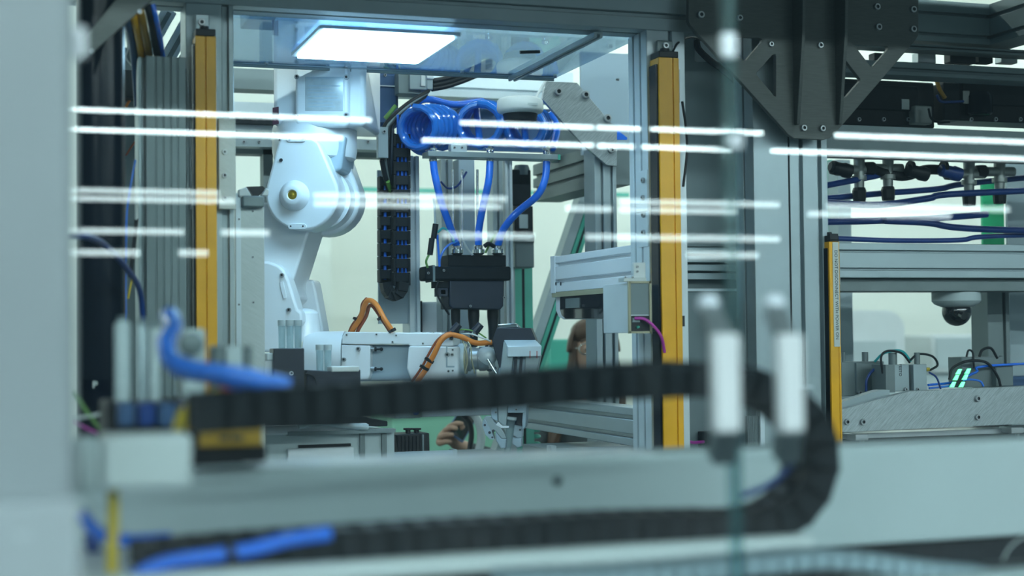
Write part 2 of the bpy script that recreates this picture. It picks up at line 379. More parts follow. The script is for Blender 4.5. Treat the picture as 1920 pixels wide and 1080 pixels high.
# ================================================================== FRONT FRAME OF THE CELL
YF = 2.95
zt = P(1000, 43, YF).z
profile('frame_beam', 'x', P(100, 20, YF).x, P(1300, 50, YF).x, YF, YF + 0.09, zt, zt + 0.09,
        {'-y': [zt + 0.032, zt + 0.075], '-z': [YF + 0.045]}, 'alu', label='long aluminium beam along the top edge above the robot cell', cat='beam')
X0, X1, Z0, Z1 = ext(350, 28, 440, 1000, YF)
profile('frame_post', 'z', X0, X1, YF, YF + 0.09, Z0, zt, {'-y': xsl(400, YF, [424]), '+x': [YF + 0.045]}, 'alu',
        gw=0.012, label='aluminium corner post behind the left yellow light curtain', cat='post')
X0, X1, Z0, Z1 = ext(275, 106, 350, 1000, 2.87)
XL = P(259, 400, 2.90).x
duct = thing('cable_duct', ((X0 + X1) / 2, 2.87, Z0), 'wide grey cable duct with fine vertical grooves beside the dark pipe', 'cable duct')
profile('duct_cover', 'z', X0, X1, 2.87, 2.99, Z0, Z1, {'-y': xsl(400, 2.87, [293, 307, 321, 334])}, 'alu_grey', duct, gw=0.0025, gd=0.0015)
profile('duct_rail', 'z', XL, X0, 2.89, 2.97, Z0, P(300, 104, 2.87).z, {'-y': [XL + (X0 - XL) * 0.68]}, 'alu', duct, gw=0.004, gd=0.008)
# light curtains
def curtain(name, x0, y0, x1, y1, Y, label, line, lean=0.0, strip=None, cableside=None):
    X0, X1, Z0, Z1 = ext(x0, y0, x1, y1, Y); w = X1 - X0
    Z0 = max(Z0, ZD)
    t = thing('light_curtain', ((X0 + X1) / 2, Y + 0.02, Z0), label, 'light curtain', 'yellow safety light curtains')
    profile('housing', 'z', X0, X1, Y, Y + 0.045, Z0, Z1 - 0.006, {'-y': [X0 + w * line]}, 'yellow', t, gw=w * 0.035, gd=0.004)
    MB().box(X0 + w * 0.02, X1 - w * 0.02, Y - 0.001, Y + 0.046, Z1 - 0.006, Z1 + 0.008).obj('end_cap', 'black', t, bevel=0.002)
    MB().cyl((X0 + w * .5, Y + .02, Z1 + .008), (X0 + w * .5, Y + .02, Z1 + .016), w * .22).obj('cable_gland', 'black', t, smooth=True)
    MB().box(X0 - w * 0.10, X0, Y + 0.006, Y + 0.04, Z0, Z1 - 0.02).obj('sensor_window', 'black_gloss', t)
    MB().box(X1, X1 + w * 0.03, Y - 0.001, Y + 0.03, Z1 - 0.10, Z1 - 0.03).obj('side_clip', 'steel', t)
    return t
lc = curtain('a', 368, 62, 407, 930, 2.885, 'yellow safety light curtain bar on the left corner post', 0.5)
pbox('mounting_ear', 366, 26, 393, 60, 2.92, 0.006, 'alu', lc, bevel=0.002); screw(378, 42, 2.92, 7, lc)
rc = curtain('b', 1241, 103, 1279, 990, 2.90, 'yellow safety light curtain bar right of the robot window', 0.70)
pbox('mounting_ear', 1232, 76, 1262, 104, 2.935, 0.006, 'alu_shade', rc, bevel=0.002); screw(1247, 86, 2.935, 6, rc)
hose('connection_cable', [(1262, 96, 2.93), (1272, 80, 2.95), (1295, 70, 3.0), (1318, 76, 3.05)], 2.2, 'black', rc)
hose('thin_cable', [(1279, 190, 2.93), (1286, 240, 2.935), (1288, 285, 2.935), (1281, 350, 2.93)], 2.4, 'black', rc)
pbox('side_connector', 1279, 592, 1284, 612, 2.91, 0.02, 'black', rc)
r3 = curtain('c', 1559, 448, 1578, 990, 2.93, 'yellow light curtain bar with a printed warning strip', 0.80)
X0, X1, Z0, Z1 = ext(1562.5, 454, 1573.5, 650, 2.929)
box_of(X0, X1, 2.9285, 2.93, Z0, Z1, 'warning_strip', 'paper', r3)
text('warning_text', 'DO NOT DISCONNECT WITH POWER ON', 0.0102, Vector(((X0 + X1) / 2, 2.9278, (Z0 + Z1) / 2 - .001)), (0, 0, -1), (1, 0, 0), 'ink', r3)
for y in (448,): pbox('mounting_ear', 1556, 438, 1572, 449, 2.925, 0.012, 'black', r3, bevel=0.001)
# strips and plates near the left post
sp = pbox('side_strip', 357, 226, 366, 392, 2.925, 0.01, 'alu_light', label='narrow pale metal strip left of the left yellow bar', cat='strip')
cp = pbox('clamp_plate', 410, 222, 442, 392, 2.925, 0.012, 'brushed_pale', bevel=0.001, label='pale clamp plate with three screws right of the left yellow bar', cat='plate')
for y in (285, 329, 372): screw(421, y, 2.925, 5, cp)
bp = pbox('brushed_plate', 443, 388, 497, 1000, 3.10, 0.015, 'brushed_pale', bevel=0.001, label='tall brushed aluminium plate in front of the robot elbow', cat='plate')
pbox('edge_strip', 444, 362, 453, 1000, 3.092, 0.008, 'alu_light', bp)
for y in (411, 571): screw(448, y, 3.092, 2.2, bp)
for x, y in ((474, 396), (474, 482), (475, 567)): screw(x, y, 3.10, 2.4, bp)
gs = thing('grip_stop', P(475, 390, 3.08), 'small grey stop block with white clamps and black wedge on the plate', 'stop block')
pbox('stop_block', 455, 367, 496, 388, 3.075, 0.03, 'alu_grey', gs, bevel=0.003)
plate('wedge', [(463, 350), (493, 349), (498, 354), (486, 367), (475, 367)], 3.09, 0.02, 'black', gs)
plate('clamp', [(448, 355), (462, 351), (472, 367), (448, 368)], 3.08, 0.02, 'white', gs, bevel=0.002)
plate('clamp', [(490, 367), (499, 352), (505, 356), (503, 367)], 3.08, 0.02, 'white', gs, bevel=0.002)
# right post of the robot window
X0, X1, Z0, Z1 = ext(1218, 62, 1290, 1000, YF)
profile('frame_post', 'z', X0, X1, YF, YF + 0.10, Z0, zt, {'-y': [X0 + 0.055], '-x': [YF + 0.035, YF + 0.072]}, 'alu_light', gw=0.008,
        label='pale aluminium post between robot window and right yellow bar', cat='post')
hp = thing('hinge_plate', P(1205, 420, 2.98), 'pale hinge plate with four screws on the right post', 'hinge')
XH = P(1218, 400, YF).x - 0.004
def sidebox(name, pxa, pya, pxb, pyb, X, th, m, parent, bevel=0.0):       # plate on a face that looks to -X
    A, B = PX(pxa, pya, X), PX(pxb, pyb, X); 
    return MB().box(X, X + th, min(A.y, B.y), max(A.y, B.y), min(A.z, B.z), max(A.z, B.z)).obj(name, m, parent, bevel=bevel)
sidebox('upper_leaf', 1192, 323, 1214, 395, XH, 0.006, 'alu_light', hp, 0.001)
sidebox('lower_leaf', 1197, 400, 1215, 462, XH, 0.006, 'alu_light', hp, 0.001)
for x, y in ((1207, 338), (1207, 371), (1208, 403), (1208, 436)):
    q = PX(x, y, XH); share(SCREW, 'screw', q, hp, 0.006, (0, 0, -PI / 2))
# grey panel with a cut-out and louvre slats
gp = thing('cover_panel', P(1330, 990, 3.10), 'flat grey cover panel right of the right yellow bar', 'panel')
YP = 3.10
def roundrect(x0, y0, x1, y1, r, k=4):
    out = []
    for cx, cy, a in ((x1 - r, y0 + r, -90), (x1 - r, y1 - r, 0), (x0 + r, y1 - r, 90), (x0 + r, y0 + r, 180)):
        for i in range(k + 1): t = math.radians(a + 90 * i / k); out.append((cx + r * math.cos(t), cy + r * math.sin(t)))
    return out
plate('panel_sheet', [(1270, 40), (1420, 48), (1420, 462), (1270, 462)], YP, 0.006, 'panel_grey', gp, holes=[roundrect(1302, 72, 1356, 116, 5)])
pbox('lower_sheet', 1270, 547, 1420, 1000, YP, 0.006, 'panel_grey', gp)
for i, y in enumerate((464, 480, 496, 512)): 
    pbox('louvre_slat', 1276, y, 1400, y + 12, YP - 0.004, 0.02, 'alu', gp, bevel=0.001)
pbox('vent_back', 1272, 455, 1415, 548, YP + 0.03, 0.01, 'alu_shade', gp)
pbox('sill_strip', 1278, 541, 1392, 546, YP - 0.006, 0.02, 'alu_light', gp)
MB().tube([P(1306, 76, 3.10), P(1310, 92, 3.095), P(1330, 112, 3.09), P(1360, 135, 3.09), P(1402, 172, 3.05)], 6 * mpp(1306, 80, 3.15)).obj('black_hose', 'black_gloss', smooth=True,
    label='glossy black hose coming out of the hole in the grey panel', cat='hose')
pbox('backing_panel', 1286, 60, 1372, 128, 3.107, 0.01, 'alu_light', label='pale panel seen through the hole in the grey panel', cat='panel')
jb = thing('junction_box', P(1335, 826, 3.05), 'small dark junction box with a magenta cable on the grey panel', 'junction box')
pbox('box_body', 1325, 810, 1356, 842, 3.05, 0.045, 'black_soft', jb, bevel=0.002); pbox('box_lid', 1328, 813, 1353, 839, 3.045, 0.006, 'black', jb, bevel=0.001)
hose('magenta_lead', [(1288, 827, 3.0), (1300, 830, 3.04), (1312, 829, 3.06), (1328, 828, 3.065)], 3, 'magenta', jb)
# wide post below the hanger plate
X0, X1, Z0, Z1 = ext(1416, 40, 1555, 1000, YF)
profile('frame_post', 'z', X0, X1, YF, YF + 0.09, Z0, P(1480, -60, YF).z, {'-y': xsl(520, YF, [1505, 1540]), '-x': [YF + 0.045]}, 'alu', gw=0.009, gd=0.014,
        label='wide aluminium post with two dark slots under the bracket plate', cat='post')
pbox('seam_strip', 1483, 250, 1486, 1000, YF - 0.001, 0.004, 'black_soft', label='thin dark seam strip along the wide aluminium post', cat='strip')
# hanger bracket plate
YB = 2.90
hb = thing('bracket_plate', P(1510, 262, YB), 'large dark grey bracket plate with triangular cut-outs and ribs', 'bracket')
plate('plate_body', [(1291, -60), (1722, -40), (1722, 66), (1716, 76), (1566, 250), (1556, 259), (1545, 262), (1488, 259), (1478, 252), (1295, 48), (1291, 40)], YB, 0.012, 'bracket', hb,
      holes=[[(1352, 67), (1424, 71), (1429, 74), (1428, 79), (1399, 113), (1394, 113)], [(1419, 136), (1449, 103), (1454, 102), (1455, 106), (1455, 181), (1451, 179), (1419, 141)],
             [(1600, 82), (1660, 86), (1666, 88), (1665, 93), (1637, 125), (1632, 124)], [(1577, 107), (1581, 107), (1613, 148), (1613, 152), (1582, 187), (1577, 186)]], bevel=0.0008)
for xa, xb in ((1474, 1493), (1550, 1572)):
    A, B = P(xa, 120, YB), P(xb, 120, YB - 0.0)
    pts = [P(xb - 4, -60, YB), P(xb - 4, 232, YB), P(xb - 4, 232, YB - 0.012), P(xb - 4, 90, YB - 0.045), P(xb - 4, -60, YB - 0.05)]
    for q in pts: q.x = B.x
    for q, (yy, dy) in zip(pts, ((-60, 0), (234, 0), (234, .012), (70, .042), (-60, .05))): q.y = YB - dy; q.z = P(xb - 6, yy, YB).z
    MB().prism(pts, (-0.008, 0, 0)).obj('stiffening_rib', 'bracket', hb, bevel=0.001)
for x, y, r in ((1313, 28, 7), (1386, 34, 6), (1445, 83, 5), (1502, 84, 5.5), (1537, 85, 6), (1506, 240, 6), (1541, 241, 6), (1643, 13, 6.5), (1711, 18, 6.5), (1646, 51, 6.5), (1711, 55, 6.5)):
    screw(x, y, YB, r, hb)
# ================================================================== UPPER LEFT CORNER
ZP0 = ZD; pc = P(190, 400, 2.6)
MB().cyl((pc.x, pc.y, ZP0), (pc.x, pc.y, P(190, -60, 2.6).z), 44 * mpp(190, 400, 2.6), n=40).obj('dark_pipe', 'black_gloss', smooth=True,
    label='thick glossy black vertical pipe beside the left foreground column', cat='pipe')
tx = text('pipe_reflection', 'P', 0.016, P(178, 722, 2.54), (1, 0, 0), (0, 0, 1), 'white', bpy.data.objects['dark_pipe'])  # white letter stands in for a reflection smear on the pipe
db = plate('diagonal_bar', [(150, 120), (150, 82), (240, -30), (318, -30)], 2.52, 0.012, 'bracket', bevel=0.001, label='dark diagonal flat bar across the top left corner', cat='bar')
for x, y in ((262, 22), (172, 96)): screw(x, y, 2.52, 4, db)
for dx, m, w, lab in ((0, 'dark_blue', 9, 'dark blue'), (14, 'yellow', 9, 'first yellow'), (28, 'yellow_deep', 10, 'second yellow'), (44, 'black_soft', 9, 'black'), (54, 'blue_hose', 7, 'bright blue')):
    hose('flat_cable', [(232 + dx * 1.0, 8, 2.72), (240 + dx * 1.0, 44, 2.74), (252 + dx, 112, 2.93), (258 + dx, 200, 2.94)], w * 0.8, m, sub=4,
         label=f'{lab} cable running down behind the dark diagonal bar', cat='cable', group='cables behind the diagonal bar')
wc = thing('roof_bracing', P(320, 110, 3.4), 'pale slotted bracing rails behind the upper left cables', 'bracing')
for i, (xa, ya, xb, yb) in enumerate(((262, 118, 318, 20), (292, 150, 352, 42), (318, 168, 372, 70))):
    a, b = P(xa, ya, 3.4), P(xb, yb, 3.4); d = (b - a); L_ = d.length / 2; d.normalize(); n_ = Vector((d.z, 0, -d.x))
    MB().obox((a + b) / 2, d * L_, Vector((0, .012, 0)), n_ * .016).obj('brace_rail', 'alu_light', wc, bevel=.001)
    MB().obox((a + b) / 2 + n_ * .002 + Vector((0, -.012, 0)), d * L_ * .9, Vector((0, .002, 0)), n_ * .005).obj('slot_cover', 'alu_shade', wc)
pbox('grey_backing', 230, 90, 265, 1000, 3.2, 0.02, 'alu_shade', label='grey backing strip between dark pipe and cable duct', cat='strip')
pbox('relay_box', 233, 131, 256, 183, 3.15, 0.05, 'black', bevel=.002, label='small black relay box right of the dark pipe', cat='box')
hose('orange_lead', [(236, 200, 3.195), (243, 188, 3.19), (251, 178, 3.195)], 2.6, 'orange_cable', label='short orange lead right of the dark pipe', cat='cable')
hose('red_lead', [(236, 292, 3.195), (246, 276, 3.19), (256, 262, 3.195)], 2.0, 'brown_cable', label='short red lead right of the dark pipe', cat='cable')
hose('grey_wire', [(236, 60, 3.0), (240, 90, 3.0), (236, 108, 3.0), (250, 127, 2.98)], 1.6, 'white_wire', label='twisted pale wire right of the dark pipe', cat='wire')
hose('blue_air_tube', [(254, 300, 2.8), (243, 360, 2.8), (237, 420, 2.8), (236, 560, 2.8), (238, 740, 2.75)], 1.8, 'blue_pale', label='thin blue air tube hanging along the dark pipe', cat='tube')
hose('black_lead', [(256, 410, 2.84), (250, 470, 2.84), (244, 520, 2.84)], 4, 'black', label='black lead hanging between dark pipe and cable duct', cat='cable')
hose('yellow_lead', [(248, 520, 2.8), (244, 540, 2.8), (240, 560, 2.8)], 1.8, 'yellow_hose', label='thin yellow lead beside the dark pipe', cat='wire')
hose('curved_blue_hose', [(110, 444, 2.2), (165, 444, 2.25), (200, 463, 2.35), (235, 500, 2.45), (262, 545, 2.55), (270, 620, 2.6)], 6.5, 'blue_dark_hose', label='dark blue hose curving down in front of the black pipe', cat='hose')
hose('white_air_tube', [(255, 380, 2.83), (255, 412, 2.83)], 2.4, 'white_wire', label='short white tube clipped to the cable duct', cat='tube')

# ================================================================== ROOF OF THE ROBOT CELL
ZC = P(1000, 52, YF + 0.02).z
def yz(px, py): return PZ(px, py, ZC)
xl, xr = P(440, 100, YF).x - 0.02, P(1222, 100, YF).x
yb0 = yz(900, 141).y
rp = thing('roof_panel', (0.2, 3.2, ZC), 'blue tinted clear roof panel above the robot around the lamp', 'roof panel')
MB().box(xl, xr, YF + 0.092, yb0, ZC, ZC + 0.008).obj('sheet', 'acrylic', rp)
MB().box(xl, xr, yb0, yb0 + 0.004, ZC - 0.006, ZC + 0.010).obj('rear_lip', 'alu_shade', rp)
MB().box(xl, xr, yb0 - 0.02, yb0 - 0.017, ZC - 0.002, ZC).obj('edge_seal', 'alu', rp)
for x, y in ((649, 124), (866, 134), (1041, 142), (1158, 148), (500, 117)):
    q = yz(x, y); share(SCREW, 'screw', (q.x, q.y, ZC), rp, 0.0045, (PI / 2, 0, 0))
a, b = yz(1122, 60), yz(950, 144)
profile('roof_rail', 'y', a.x - 0.010, a.x + 0.010, a.y, yb0, ZC - 0.012, ZC, {'-z': [a.x]}, 'alu', gw=0.006, gd=.008, label='narrow aluminium rail under the roof panel running to the back', cat='rail')
c1, c2, c3, c4 = yz(608, 48), yz(850, 63), yz(785, 110), yz(557, 100)
X0, X1 = min(c1.x, c4.x), max(c2.x, c3.x); X0 = (c1.x + c4.x) / 2; X1 = (c2.x + c3.x) / 2; Y0 = (c1.y + c2.y) / 2; Y1 = (c3.y + c4.y) / 2
lp = thing('lamp_panel', ((X0 + X1) / 2, (Y0 + Y1) / 2, ZC - 0.014), 'bright white square lamp panel under the cell roof', 'lamp')
def rr3(x0, x1, y0, y1, z, r, k=4):
    out = []
    for cx, cy, a in ((x1 - r, y0 + r, -90), (x1 - r, y1 - r, 0), (x0 + r, y1 - r, 90), (x0 + r, y0 + r, 180)):
        for i in range(k + 1): t = math.radians(a + 90 * i / k); out.append(Vector((cx + r * math.cos(t), cy + r * math.sin(t), z)))
    return out
MB().prism(rr3(X0, X1, Y0, Y1, ZC - 0.012, 0.008), (0, 0, 0.006)).obj('diffuser', 'lamp_panel', lp)
MB().prism(rr3(X0 - .012, X1 + .012, Y0 - .012, Y1 + .012, ZC - 0.007, 0.01), (0, 0, 0.007)).obj('frame', 'alu_light', lp)
hose('roof_clip', [(975, 98, 3.12), (1012, 97, 3.12)], 3.2, 'black', label='small black clip with a red tip under the roof panel', cat='clip')
# side wall behind the right post
sw = PX(1165, 100, P(1218, 100, YF).x - 0.01)
profile('frame_post', 'z', P(1186, 300, 3.3).x, P(1186, 300, 3.3).x + 0.04, 3.10, 3.16, P(1186, 1000, 3.1).z, ZC + .1, {'-x': [3.13]}, 'alu',
        label='thin rear post just left of the pale right post', cat='post')
box_of(P(1090, 200, 4.0).x, P(1190, 200, 4.0).x, 4.0, 4.01, P(1150, 292, 4.0).z, P(1150, 100, 4.0).z, 'corner_panel', 'robot_grey', label='blue-grey sheet panel behind the triangular gusset', cat='panel')
# ================================================================== RIGHT MODULE
def xbeam(x0, x1, ytop, ybot, xref, Y, dep, slots, m, label, name='frame_beam', gw=0.008, **k):
    return profile(name, 'x', P(x0, (ytop + ybot) / 2, Y).x, P(x1, (ytop + ybot) / 2, Y).x, Y, Y + dep, P(xref, ybot, Y).z, P(xref, ytop, Y).z,
                   {'-y': zsl(xref, Y, slots)}, m, gw=gw, label=label, cat='beam')
xbeam(1560, 1856, 3, 80, 1790, 3.35, 0.09, [27, 66], 'alu_grey', 'aluminium beam with two slots in the top right corner')
Xc = P(1856, 40, 3.35).x
zb_, zt_ = P(1790, 80, 3.35).z, P(1790, 3, 3.35).z
profile('frame_beam', 'y', Xc, Xc + 0.09, 2.9, 3.44, zb_, zt_, {'-x': [zb_ + (zt_ - zb_) * .18, zb_ + (zt_ - zb_) * .69]}, 'alu_grey', label='aluminium beam running forward from the top right corner', cat='beam')
xbeam(1560, 2300, 86, 97, 1790, 3.35, 0.05, [91], 'alu_shade', 'thin dark rail under the top right beam', 'thin_rail', gw=.003)
xbeam(1560, 2300, 121, 146, 1790, 3.35, 0.07, [135], 'alu_grey', 'grey beam above the dark actuator block at right')
xbeam(1540, 2300, 240, 290, 1740, 3.33, 0.09, [], 'alu_grey', 'smooth grey beam below the dark actuator blocks')
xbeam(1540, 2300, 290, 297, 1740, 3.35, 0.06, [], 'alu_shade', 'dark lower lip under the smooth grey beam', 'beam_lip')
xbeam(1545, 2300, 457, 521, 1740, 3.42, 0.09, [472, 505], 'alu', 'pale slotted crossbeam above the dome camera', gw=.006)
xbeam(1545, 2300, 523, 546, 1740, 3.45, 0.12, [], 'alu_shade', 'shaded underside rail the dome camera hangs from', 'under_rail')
for i, (x0, x1, m) in enumerate(((1640, 1662, 'black'), (1722, 1755, 'steel'), (1782, 1830, 'black'), (1836, 1862, 'black_soft'), (1878, 1908, 'steel'))):
    pbox('valve_block', x0, 99, x1, 118, 3.42, 0.03, m, bevel=.002, label=['black valve block behind the bracket plate edge', 'short chrome valve block on the grey right beam', 'long black valve block on the grey right beam', 'dark small valve block next to the long one', 'bright metal valve block at the right frame edge'][i], cat='valve')
# dark actuators
for i, (x0, x1, lab) in enumerate(((1540, 1752, 'long black actuator housing right of the bracket plate'), (1796, 2300, 'black actuator housing at the right edge under the beam'))):
    t = thing('actuator', P((x0 + x1) / 2, 240, 3.5), lab, 'actuator')
    pbox('housing', x0, 150, x1, 236, 3.5, 0.10, 'black', t, bevel=.004)
    pbox('cover', x0 + 12, 158, x1 - 30, 205, 3.49, 0.012, 'black_soft', t, bevel=.003)
    for x in range(x0 + 24, x1 - 20, 46): screw(x, 224, 3.5, 4, t)
    if i == 0: pbox('status_sticker', 1691, 186, 1705, 205, 3.488, 0.002, 'paper', t); pbox('nose_block', 1716, 198, 1748, 232, 3.47, 0.05, 'fitting', t, bevel=.003)
    else:
        MB().lathe(P(1835, 175, 3.48), (0, 0, -1), [(0, .03), (.01, .036), (.055, .036), (.06, .03)], 18).obj('round_motor', 'black_gloss', t, smooth=True)
        pbox('side_module', 1770, 155, 1800, 225, 3.48, 0.06, 'black_soft', t, bevel=.003); pbox('small_tag', 1806, 170, 1818, 194, 3.475, 0.004, 'fitting', t)
hose('yellow_loop', [(1756, 150, 3.47), (1762, 168, 3.46), (1772, 184, 3.46)], 4, 'yellow_deep', label='dark yellow cable loop between the black actuators', cat='cable')
hose('black_loop', [(1741, 204, 3.45), (1746, 222, 3.44), (1760, 229, 3.44), (1780, 229, 3.45)], 2.2, 'black', label='thin black cable looping under the actuators', cat='cable')
hose('blue_loop', [(1757, 178, 3.46), (1764, 190, 3.46), (1785, 191, 3.46), (1806, 190, 3.47)], 2.6, 'blue_dark_hose', label='dark blue cable between the black actuators', cat='cable')
# tees with black nuts and blue hoses
YT = 3.48
def tee(x, y, lab, low=380):
    t = thing('pipe_tee', P(x, low, YT), lab, 'pipe tee', 'grey pipe tees of the air manifold')
    u = mpp(x, y, YT)
    MB().cyl(P(x, y - 30, YT), P(x, y + 38, YT), 11 * u, 9 * u, 18).obj('tee_body', 'fitting', t, smooth=True)
    MB().cyl(P(x - 28, y, YT), P(x + 26, y, YT), 9 * u, n=18).obj('side_branch', 'fitting', t, smooth=True)
    MB().lathe(P(x, y + 34, YT), (0, 0, -1), [(0, 11 * u), (6 * u, 13 * u), (22 * u, 12 * u), (26 * u, 11 * u)], 10).obj('union_nut', 'black', t)
    MB().lathe(P(x - 26, y, YT), (-1, 0, 0), [(0, 11 * u), (4 * u, 13 * u), (20 * u, 12 * u), (22 * u, 8 * u)], 10).obj('side_nut', 'black', t)
    MB().cyl(P(x, y + 12, YT), P(x, y + 20, YT), 14 * u, n=14).obj('collar', 'fitting', t, smooth=True)
tee(1611, 318, 'leftmost grey pipe tee beside the wide aluminium post', 390)
tee(1665, 316, 'second grey pipe tee from the wide post', 395)
tee(1817, 326, 'third grey pipe tee with a long black nut', 400)
tee(1874, 322, 'rightmost grey pipe tee above the green panel', 400)
hb_ = [([(1548, 348, 3.45), (1600, 338, 3.47), (1650, 328, 3.49), (1690, 318, 3.52)], 6, 'upper dark blue hose passing behind the first tees'),
       ([(1548, 372, 3.5), (1660, 362, 3.52), (1760, 354, 3.54), (1850, 340, 3.56), (2300, 300, 3.6)], 6, 'second dark blue hose running behind the pipe tees'),
       ([(1548, 380, 3.44), (1650, 384, 3.45), (1740, 372, 3.46), (1820, 362, 3.46), (2300, 344, 3.46)], 6.5, 'third dark blue hose passing in front of the tees'),
       ([(1548, 416, 3.46), (1640, 414, 3.46), (1740, 410, 3.47), (1850, 402, 3.5)], 6.5, 'fourth dark blue hose below the union nuts'),
       ([(1660, 414, 3.44), (1740, 418, 3.44), (1850, 430, 3.44), (2300, 440, 3.44)], 6.5, 'fifth dark blue hose sloping down to the right'),
       ([(1568, 447, 3.46), (1680, 451, 3.46), (1800, 450, 3.46), (1880, 442, 3.46), (2300, 432, 3.46)], 5, 'lowest blue hose lying on the slotted crossbeam'),
       ([(1636, 316, 3.48), (1690, 330, 3.48), (1740, 318, 3.48), (1790, 322, 3.48)], 10, 'thick black corrugated hose between the second and third tee')]
for i, (pts, r, lab) in enumerate(hb_):
    hose('air_hose', pts, r, 'black' if i == 6 else 'blue_dark_hose', label=lab, cat='hose', group='hoses of the air manifold')
for x0, lab in ((1556, 'black hose elbow at the wide aluminium post'), (1700, 'black hose coupling in the middle of the manifold'), (1762, 'blue hose sleeve left of the third tee')):
    t = thing('hose_coupling', P(x0 + 20, 340, YT), lab, 'coupling'); u = mpp(x0, 318, YT)
    MB().lathe(P(x0, 312 if x0 < 1600 else 318, YT - .03), (1, 0, -.2), [(0, 8 * u), (4 * u, 12 * u), (26 * u, 12 * u), (30 * u, 14 * u), (44 * u, 13 * u), (46 * u, 8 * u)], 14).obj('sleeve', 'black' if x0 != 1762 else 'blue_dark_hose', t, smooth=True)
    MB().cyl(P(x0 + 4, 314, YT - .03), P(x0 + 10, 315, YT - .03), 13 * u, n=14).obj('clamp_ring', 'black_soft', t, smooth=True)
# dome camera
dc = thing('dome_camera', P(1793, 612, 3.55), 'dark dome security camera with a grey housing under the crossbeam', 'camera')
u = mpp(1793, 570, 3.52); zt2 = P(1740, 546, 3.5).z
MB().lathe((P(1793, 560, 3.52).x, 3.52, zt2), (0, 0, -1), [(0, 42 * u), (2 * u, 45 * u), (18 * u, 45 * u), (24 * u, 40 * u), (29 * u, 28 * u), (30 * u, 24 * u)], 36).obj('housing', 'pale_grey', dc, smooth=True)
MB().ball((P(1793, 560, 3.52).x, 3.52, zt2 - 38 * u), 27 * u, n=28, m=12, a0=PI * .38).obj('dome', 'lens_dark', dc, smooth=True)
MB().cyl((P(1785, 560, 3.52).x, 3.48, zt2 - 44 * u), (P(1785, 560, 3.52).x, 3.465, zt2 - 47 * u), 7 * u).obj('lens', 'lens_dark', dc, smooth=True)
# steel side plate of the press
YS = 3.20
st = plate('side_plate', [(1578, 768), (1640, 750), (1707, 733), (1800, 729), (2300, 706), (2300, 777), (1578, 811)], YS, 0.02, 'brushed', bevel=.001,
           label='large brushed steel side plate with a sloped left end', cat='plate')
for x, y in ((1587, 791), (1617, 791), (1832, 747), (1832, 782)): screw(x, y, YS, 6, st, 'cap_screw')
plate('slope_bar', [(1578, 754), (1650, 731), (1668, 731), (1668, 741), (1578, 768)], YS + 0.03, 0.03, 'alu', label='sloped aluminium bar behind the steel side plate', cat='bar')
lr = thing('guide_rail', P(1740, 830, 3.25), 'low steel guide rail with two clamps under the side plate', 'rail')
xa, xb = P(1575, 815, 3.25).x, P(2300, 815, 3.25).x; zr = P(1740, 817, 3.25).z
MB().box(xa, xb, 3.24, 3.30, zr, zr + .012).obj('rail', 'steel', lr); MB().box(xa, xb, 3.25, 3.5, zr - .04, zr).obj('rail_bed', 'black', lr)
for x, y in ((1608, 819), (1898, 806)):
    c = P(x, y, 3.22); MB().box(c.x - .018, c.x + .018, 3.20, 3.25, c.z - .008, c.z + .008).obj('clamp', 'steel', lr, bevel=.002)
    MB().cyl((c.x + .006, 3.21, c.z + .006), (c.x + .006, 3.21, c.z - .02), .007).obj('clamp_foot', 'chrome', lr, smooth=True)
# gripper slides
def slide(x0, y0, x1, y1, Y, dep, lab, rods, m='alu_grey', extra=None):
    t = thing('slide_unit', P((x0 + x1) / 2, y1, Y), lab, 'slide unit')
    pbox('body', x0, y0, x1, y1, Y, dep, m, t, bevel=.0015)
    for rx0, rx1, ry in rods: 
        c = P((rx0 + rx1) / 2, y0, Y + dep * .5); c2 = P((rx0 + rx1) / 2, ry, Y + dep * .5)
        MB().cyl((c.x, c.y, c.z - .01), (c.x, c.y, c2.z), (rx1 - rx0) / 2 * mpp(rx0, ry, Y), n=14).obj('rod', 'alu_shade', t, smooth=True)
    return t
s1 = slide(1578, 678, 1658, 742, 3.42, .05, 'grey slide unit just right of the printed yellow bar', [(1578, 1585, 660), (1616, 1628, 660)])
pbox('front_cover', 1606, 680, 1652, 736, 3.412, .01, 'alu_grey', s1, bevel=.001); screw(1612, 736, 3.41, 4, s1)
s2 = slide(1662, 684, 1705, 734, 3.32, .06, 'middle grey slide unit with printed lettering', [(1666, 1682, 661)], 'alu')
pbox('side_cheek', 1661, 684, 1678, 736, 3.315, .065, 'alu_shade', s2); screw(1698, 730, 3.318, 3.6, s2)
text('lettering', 'FESTO', 0.011, P(1688, 694, 3.3188), (0, 0, -1), (1, 0, 0), 'ink', s2)
s3 = slide(1713, 683, 1738, 732, 3.31, .06, 'narrow grey slide unit with an amber light in its slot', [(1714, 1725, 661)], 'alu')
pbox('sensor_slot', 1706, 684, 1713, 732, 3.33, .03, 'black', s3); screw(1720, 730, 3.31, 3.4, s3)
MB().ball(P(1711, 702, 3.325), .0022).obj('indicator_light', 'led_amber', s3, smooth=True)
pbox('air_port', 1738, 689, 1744, 696, 3.32, .02, 'brass', s3, bevel=.001)
s4 = slide(1803, 669, 1880, 726, 3.42, .06, 'dark grey slide unit below the dome camera', [(1873, 1882, 667)], 'alu_shade')
s5 = pbox('end_block', 1868, 683, 1900, 724, 3.40, .05, 'alu_shade', bevel=.002, label='low dark grey block right of the slide under the dome camera', cat='block')
pbox('far_block', 1898, 702, 2300, 724, 3.6, .08, 'dark_blue', bevel=.002, label='blue-grey block behind the steel plate at right edge', cat='block')
gl = thing('striped_tape', P(1795, 728, 3.36), 'black band with glowing green stripes on the steel plate', 'stripe band')
plate('band', [(1783, 726), (1797, 696), (1820, 694), (1806, 727)], 3.37, .004, 'black', gl)
